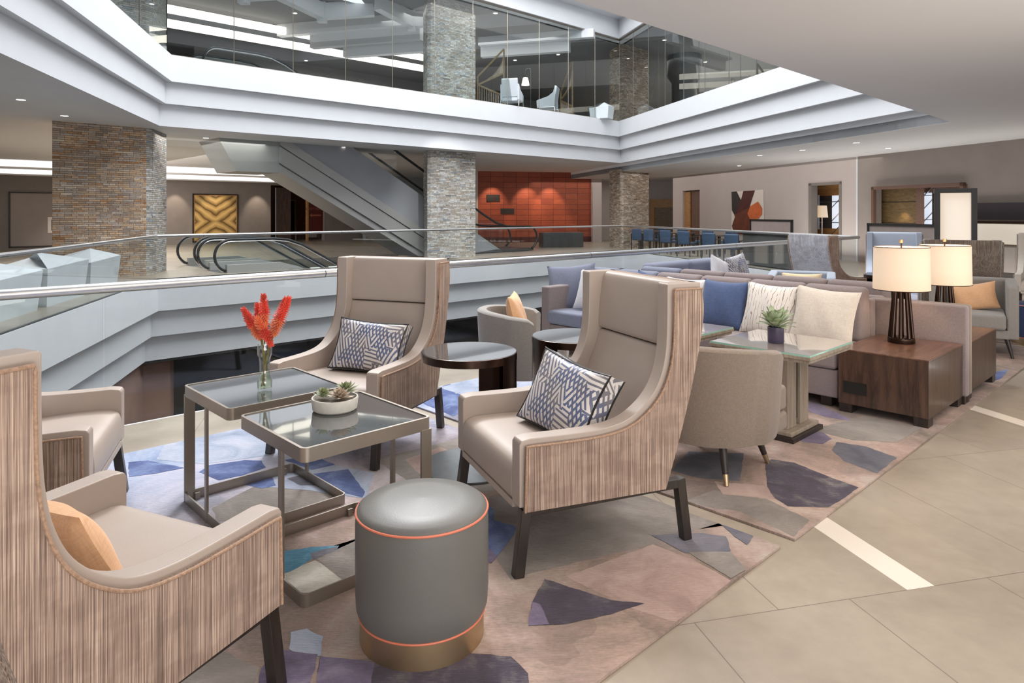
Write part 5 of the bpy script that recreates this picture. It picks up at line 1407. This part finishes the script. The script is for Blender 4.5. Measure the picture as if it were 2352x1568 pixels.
# dark counter with low framed screen on it
a, b = wallpt(11.0, 1706, 0), wallpt(11.0, 1835, 0)
L = (b-a).length; c = (a+b)/2
t = thing('service_counter', 'long dark counter with low framed screen to the right of the blue chairs', 'counter', c, az(-13.5+90))
e_ = 1 if (b-a).dot(Vector((cos(0),0,0))) else 1
mb = MB(); mb.box((-L/2,-.0,0.03),(L/2,.7,.88)); mb.done('body', M['wall_dark'], t, bevel=.004)
mb = MB(); mb.box((-L/2-.03,-.03,.88),(L/2+.03,.73,.92)); mb.done('worktop', M['black'], t)
t.rotation_euler = (0,0,-radians(-13.5)+pi/2)
for ch in t.children: ch.location.y = -.7
def screen(label, px0, px1, n0, z0, z1, grp, inner):
    a, b = wallpt(n0, px0, 0), wallpt(n0, px1, 0); t = thing('framed_screen', label, 'screen', (a+b)/2, 0, grp); d = (b-a).normalized(); L = (b-a).length; w_ = .05
    mb = MB()
    for p, q, r_, s in ((0, w_, z0, z1), (L-w_, L, z0, z1), (0, L, z1-w_, z1), (0, L, z0, z0+w_)):
        slab(mb, [a+d*p-t.location, a+d*q-t.location, a+d*q+N*.06-t.location, a+d*p+N*.06-t.location], r_, s)
    mb.done('frame', M['black'], t)
    mb = MB(); slab(mb, [a+d*w_+N*.02-t.location, a+d*(L-w_)+N*.02-t.location, a+d*(L-w_)+N*.04-t.location, a+d*w_+N*.04-t.location], z0+w_, z1-w_); mb.done('panel', inner, t)
    return t
screen('low dark framed screen above the counter before the beige wall', 1722, 1818, 11.9, .0, 1.29, 'dark framed room screens', plain('screen_fabric', srgb(146,130,124), .8))
screen('long dark framed screen behind the pale blue wing armchair', 1991, 2160, 11.1, .0, 1.26, 'dark framed room screens', plain('screen_fabric_2', srgb(128,116,110), .6))
# lit lantern column
lc_ = Vector(((2191-CX)/F*13, 13, 0)); t = thing('floor_lantern', 'tall lit lantern with cream glowing panels in a dark frame', 'lamp', lc_, az(28))
mb = MB(); mb.box((-.25,-.25,.32),(.25,.25,1.86)); mb.done('glowing_panel', M['lantern'], t)
for sx in (-1,1):
    for sy in (-1,1): mb = MB(); mb.box((sx*.29-.045,sy*.29-.045,0),(sx*.29+.045,sy*.29+.045,1.94)); mb.done('post', M['black'], t)
for z in (.26, 1.86):
    mb = MB()
    for s in (-1,1): mb.box((-.29,s*.29-.035,z),(.29,s*.29+.035,z+.08)); mb.box((s*.29-.035,-.29,z),(s*.29+.035,.29,z+.08))
    mb.done('rail', M['black'], t)
# wall mounted dark display and lit counter at the right edge
a, b = wallpt(14.9, 2205, 0), wallpt(14.9, 2380, 0); c = (a+b)/2; L = (b-a).length
def flat(name, label, cat, z0, z1, mat, off0, off1, extra=0, grp=None):
    mb = MB(); d = (b-a).normalized(); slab(mb, [a-d*extra-N*off0, b+d*extra-N*off0, b+d*extra-N*off1, a-d*extra-N*off1], z0, z1)
    return tag(mb.done(name, mat, bevel=.004), label, cat, grp)
flat('wall_display', 'wide dark wall display to the right of the lit lantern', 'display', 1.32, 1.72, plain('display', srgb(58,50,56), .3), .06, .0)
flat('lit_panel', 'glowing cream panel under the dark wall display', 'panel', .75, 1.22, M['lit_cream'], .04, .0)
flat('shelf', 'thin bronze shelf between the dark display and the glowing panel', 'shelf', 1.24, 1.29, M['bronze'], .3, .0)
flat('back_counter', 'pale counter below the glowing panel at the right wall', 'counter', .0, .72, M['wall_grey'], .6, .0)

# ================================================================ faceted planters at the left
def facet(label, c, w, d, h, az_, pk):
    t = thing('faceted_planter', label, 'planter', c, az(az_), 'white faceted sculptural blocks'); mb = MB(); bm = mb.bm
    b_ = [bm.verts.new((x*w/2*.9, y*d/2*.9, 0)) for x, y in ((-1,-1),(1,-1),(1,1),(-1,1))]
    tp = [bm.verts.new((x*w/2, y*d/2, h*(.86+.06*k))) for k, (x, y) in enumerate(((-1,-1),(1,-1),(1,1),(-1,1)))]
    apex = bm.verts.new((w*pk[0], d*pk[1], h+.16)); lo = bm.verts.new((w*pk[2], d*pk[3], h-.04))
    for i in range(4): bm.faces.new((b_[i], b_[(i+1) % 4], tp[(i+1) % 4])); bm.faces.new((b_[i], tp[(i+1) % 4], tp[i])); 
    bm.faces.new((tp[0], tp[1], lo)); bm.faces.new((tp[1], apex, lo)); bm.faces.new((tp[1], tp[2], apex)); bm.faces.new((tp[2], tp[3], apex)); bm.faces.new((tp[3], lo, apex)); bm.faces.new((tp[3], tp[0], lo)); bm.faces.new(b_)
    mb.done('body', M['facet'], t); return t
facet('white faceted block with raised peak nearest the warmly lit column', (-8.42, 13.3, 0), .95, 1.7, .62, -13.5, (.1,.15,-.2,-.3))
facet('wide white faceted block behind the left glass railing', (-7.95, 11.45, 0), .95, 1.75, .66, -13.5, (-.1,.1,.3,-.1))
facet('white faceted block cut by the left edge of the view', (-7.5, 9.6, 0), .95, 1.7, .62, -13.5, (.1,.1,-.2,-.2))

# ================================================================ upper floor furnishing behind the glass
def lattice(label, p, d, w, h, flip):
    t = thing('lattice_screen', label, 'screen', p, 0, 'diagonal slat screens upstairs'); d = d.normalized(); mb = MB(); P = lambda x, z: d*x+Vector((0,0,z))
    for a_, b_ in (((0,0),(0,h*.55)),((w,0),(w,h)),((0,h*.55),(w,h)),((0,0),(w,0)),((0,h*.42),(w,h*.62)),((w,h*.25),(0,h*.42))): mb.bar(P(*a_), P(*b_), .06)
    mb.done('frame', M['gold_dark'], t); mb = MB()
    for k in range(14): f_ = k/14; mb.bar(P(w*f_, h*(.42+.2*f_)), P(w, h*(.62+.36*f_)), .022)
    for k in range(1,15): f_ = k/15; mb.bar(P(w*f_, 0.02), P(w*f_, h*(.42-.15*f_)), .022)
    mb.done('slats', M['greywood'], t); return t
zf = ZT
lattice('large diagonal slat screen on the upper floor next to the middle column', hp(1097, 24.5, zf), Vector((.85,.1,0)), .95, 2.25, False)
lattice('narrow angled slat screen on the upper floor behind the white armchair', hp(1288, 28.3, zf), Vector((.42,-1.1,0)), 1.1, 2.4, False)
def upchair(label, loc, h_):
    t = thing('lounge_chair', label, 'armchair', loc, az(h_), 'white armchairs upstairs')
    mb = MB(); mb.prism([(-.36,-.36,.38),(-.36,-.48,1.15),(-.36,-.38,1.2),(-.36,-.20,.5)], (.72,0,0)); mb.done('backrest', M['greyleather'], t, bevel=.04, seg=3)
    mb = MB(); mb.box((-.36,-.34,.22),(.36,.36,.46)); mb.done('seat', M['greyleather'], t, bevel=.04, seg=3)
    for s in (-1,1):
        mb = MB(); mb.prism([(s*.33,-.38,.25),(s*.33,.40,.25),(s*.33,.42,.55),(s*.33,-.1,.72),(s*.33,-.4,.95)], (s*.09,0,0)); mb.done('arm', M['greyleather'], t, bevel=.03, seg=3)
        mb = MB(); mb.tube([(s*.40,-.40,0),(s*.40,-.38,.24),(s*.40,.38,.24),(s*.40,.40,0)], .018, 8); mb.done('leg_frame', M['steel'], t)
    return t
upchair('white armchair seen from behind on the upper floor next to the slat screen', hp(1176, 23.6, zf), 15).scale = (.8,.8,.8)
upchair('white armchair in profile on the upper floor under the arc lamp', hp(1258, 25.2, zf), -75).scale = (.84,.84,.84)
t = thing('arc_lamp', 'thin arched floor lamp with a lit white shade on the upper floor', 'lamp', hp(1219, 25.0, zf)); t.scale = (.82,.82,.80)
mb = MB(); mb.tube(smoothpath([(0,0,0),(0,0,1.9),(-.03,0,2.02),(-.10,0,2.05),(-.2,0,2.02),(-.235,0,1.9)], 5), .014, 8); mb.done('pole', M['steel_dark'], t)
mb = MB(); mb.lathe([(.18,1.28),(.11,1.62),(.105,1.62),(.175,1.28),(.18,1.28)], 32, c=(-.235,0,0)); mb.done('lamp_shade', emis('glowing_shade', (1,.86,.68), 2.2), t)
mb = MB(); mb.lathe([(.0005,0),(.14,0),(.14,.02),(.0005,.02)], 24); mb.tube([(-.235,0,1.9),(-.235,0,1.6)], .01, 6); mb.done('base', M['steel_dark'], t)
facet('small white faceted stool on the upper floor at the far corner', hp(1382, 26.6, zf), .8, .6, .5, 30, (.1,.1,-.2,-.2))
# round dark column and windows upstairs at the right
mb = MB(); mb.lathe([(.55,zf-.1),(.55,7.2),(.75,7.5),(.75,8.42)], 36, cap=True); o = mb.done('round_column', M['steel_dark']); o.location = wallpt(14.5, 1572, 0); tag(o, 'dark round column on the upper floor at the right', 'column')
w4_ = anchor('window_6')
mb = MB(); mb2 = MB(); p = nm(25.9,-30); q = nm(25.9,-4)
slab(mb2, [p, q, q-N*.05, p-N*.05], 6.6, 7.9); mb2.done('daylight_pane', emis('dim_daylight', (.62,.68,.72), .35), w4_)
for k in range(14): c = p.lerp(q, k/13); mb.box((c.x-.2,c.y-.15,6.5),(c.x+.05,c.y+.15,8.0))
slab(mb, [p-N*.1, q-N*.1, q-N*.2, p-N*.2], 7.0, 7.1); mb.done('mullion', M['steel_dark'], w4_)
for k, (z, n0) in enumerate(((6.75, 17.5), (6.2, 19.5))):
    mb = MB(); pts = [nm(n0+.25*sin(j*.9), -29+2.0*j, z+.08*sin(j*1.7)) for j in range(11)]; mb.tube(smoothpath(pts, 4), .13, 10); o = mb.done('wave_light', M['strip'])
    tag(o, ['upper wavy warm tube light behind the upstairs glass at right', 'lower wavy warm tube light behind the upstairs glass at right'][k], 'light', 'wavy lights upstairs')
mb = MB(); slab(mb, [uv(17,-30), uv(33,-30), uv(33,-30.2), uv(17,-30.2)], 5.12, 7.0); struct(mb.done('wall_upper_lounge', plain('pale_green_wall', srgb(168,170,156), .7)))
mb = MB(); slab(mb, [uv(10,-29.8), uv(34,-29.8), uv(34,-30.0), uv(10,-30.0)], 7.0, 8.42); struct(mb.done('trim_13', M['upceil']))
text('MINNESOTA ROOM', .42, uv(25.2,-29.77,7.45), U, plain('dim_letters', srgb(52,52,54), .6), 'wall_lettering', mirror=True)
bpy.data.objects['wall_lettering']['label'] = 'faint reversed room name lettering on the grey upstairs beam'; bpy.data.objects['wall_lettering']['category'] = 'lettering'
# ================================================================ light and camera
w = bpy.data.worlds.new('world'); SC.world = w; w.use_nodes = True
nt = w.node_tree; nt.nodes['Background'].inputs[0].default_value = (.94,.97,1.0,1); nt.nodes['Background'].inputs[1].default_value = 1.15
def area(name, loc, size, energy, col=(1,1,1), rot=(0,0,0), sy=None, spread=None):
    l = bpy.data.lights.new(name, 'AREA'); l.energy = energy; l.color = col; l.size = size
    if sy: l.shape = 'RECTANGLE'; l.size_y = sy
    if spread: l.spread = spread
    o = bpy.data.objects.new(name, l); COL.objects.link(o); o.location = loc; o.rotation_euler = rot
    return o
def spot(name, loc, to, energy, col, ang=60, blend=.6, r=.05):
    l = bpy.data.lights.new(name, 'SPOT'); l.energy = energy; l.color = col; l.spot_size = radians(ang); l.spot_blend = blend; l.shadow_soft_size = r
    o = bpy.data.objects.new(name, l); COL.objects.link(o); o.location = loc
    o.rotation_euler = (Vector(to)-Vector(loc)).to_track_quat('-Z', 'Y').to_euler(); return o
area('skylight', nm(3.2,-10.8,13.5), 12, 3600, (.96,.98,1), (0,0,-UA), 13)
area('lounge_fill', (3.2, 2.6, 3.1), 7, 170, (1,.90,.80), (0,0,-UA), 5)
area('far_left_fill', nm(-6.5,-22,3.4), 8, 480, (1,.96,.92), (0,0,-UA), 6)
area('right_fill', nm(13,-14,3.1), 4, 130, (1,.94,.88), (0,0,-AA), 14)
area('recess_fill', (3.5,33,3.0), 5, 70, (1,.92,.84))
area('upper_fill', nm(3,-22,8.2), 14, 420, (1,.97,.94), (0,0,-UA), 6)
area('upper_fill_right', nm(16,-14,8.2), 6, 320, (1,.97,.94), (0,0,-AA), 16)
area('near_up_fill', (2.5,-2.5,.6), 6, 430, (1,.97,.94), (radians(160),0,0), 4)  # unseen fill behind the camera, added to brighten the near ceiling
area('right_up_fill', nm(14.0,-6,.15), 1.4, 130, (1,.96,.92), (radians(180),0,-AA), 10)  # fill added at floor level to lift the ceiling on the right
area('lower_fill', nm(3,-10,-3.0), 8, 60, (.9,.95,1))
for x in (.12, .42, .62, .86):
    p = r0.lerp(r1, x); spot('red_wall_spot', p-A*1.0+Vector((0,0,3.3)), p+Vector((0,0,1.6)), 150, (1,.75,.55), 62)
p = lw(250); area('left_wall_fill', p+V*5+Vector((0,0,2.8)), 9, 420, (1,.92,.86), (radians(35),0,-UA), 3)  # unseen area light added to brighten the far left wall
area('lounge_up_fill', (5.2,3.2,.25), 3, 75, (1,.96,.92), (radians(180),0,0), 4)  # upward fill added to even out the lounge ceiling
spot('skylight_beam', nm(1.0,-9.5,8.2), (-1.9,4.3,0), 3200, (.97,.98,1), 42, 1.0, .8)
spot('column_fill_spot', (-7.3,12.6,4.8), (-9.2,15.4,1.7), 420, (1,.88,.74), 60)  # unseen spot added to brighten the left stone column
spot('column_fill_spot_mid', (-1.0,18.2,4.8), (-1.9,22.2,1.8), 330, (1,.97,.93), 50)  # likewise added, for the middle stone column
for px in (402, 590): 
    p = lw(px); spot('art_spot', p+V*.8+Vector((0,0,2.8)), p+Vector((0,0,1.4)), 90, (1,.82,.66), 60)
p = lw(495); spot('art_spot_mid', p+V*1.6+Vector((0,0,2.85)), p+Vector((0,0,1.2)), 110, (1,.84,.62), 60)
p = wallpt(D1, 2058, 0); spot('niche_spot', p+N*.12+Vector((0,0,1.55)), p+N*.3+Vector((0,0,.9)), 6, (1,.75,.4), 110)
cam = bpy.data.cameras.new('camera'); co = bpy.data.objects.new('camera', cam); COL.objects.link(co)
co.location = (0,0,EYE); co.rotation_euler = (radians(90),0,0)
cam.sensor_width = 36; cam.lens = 24; cam.shift_y = -(784-HY)/2352; cam.clip_end = 300
SC.camera = co
SC.view_settings.view_transform = 'Standard'; SC.view_settings.look = 'None'
SC.view_settings.exposure = 0.0; SC.view_settings.gamma = 1.0
SC.cycles.use_denoising = True
SC.cycles.max_bounces = 8; SC.cycles.transparent_max_bounces = 24; SC.cycles.sample_clamp_indirect = 6
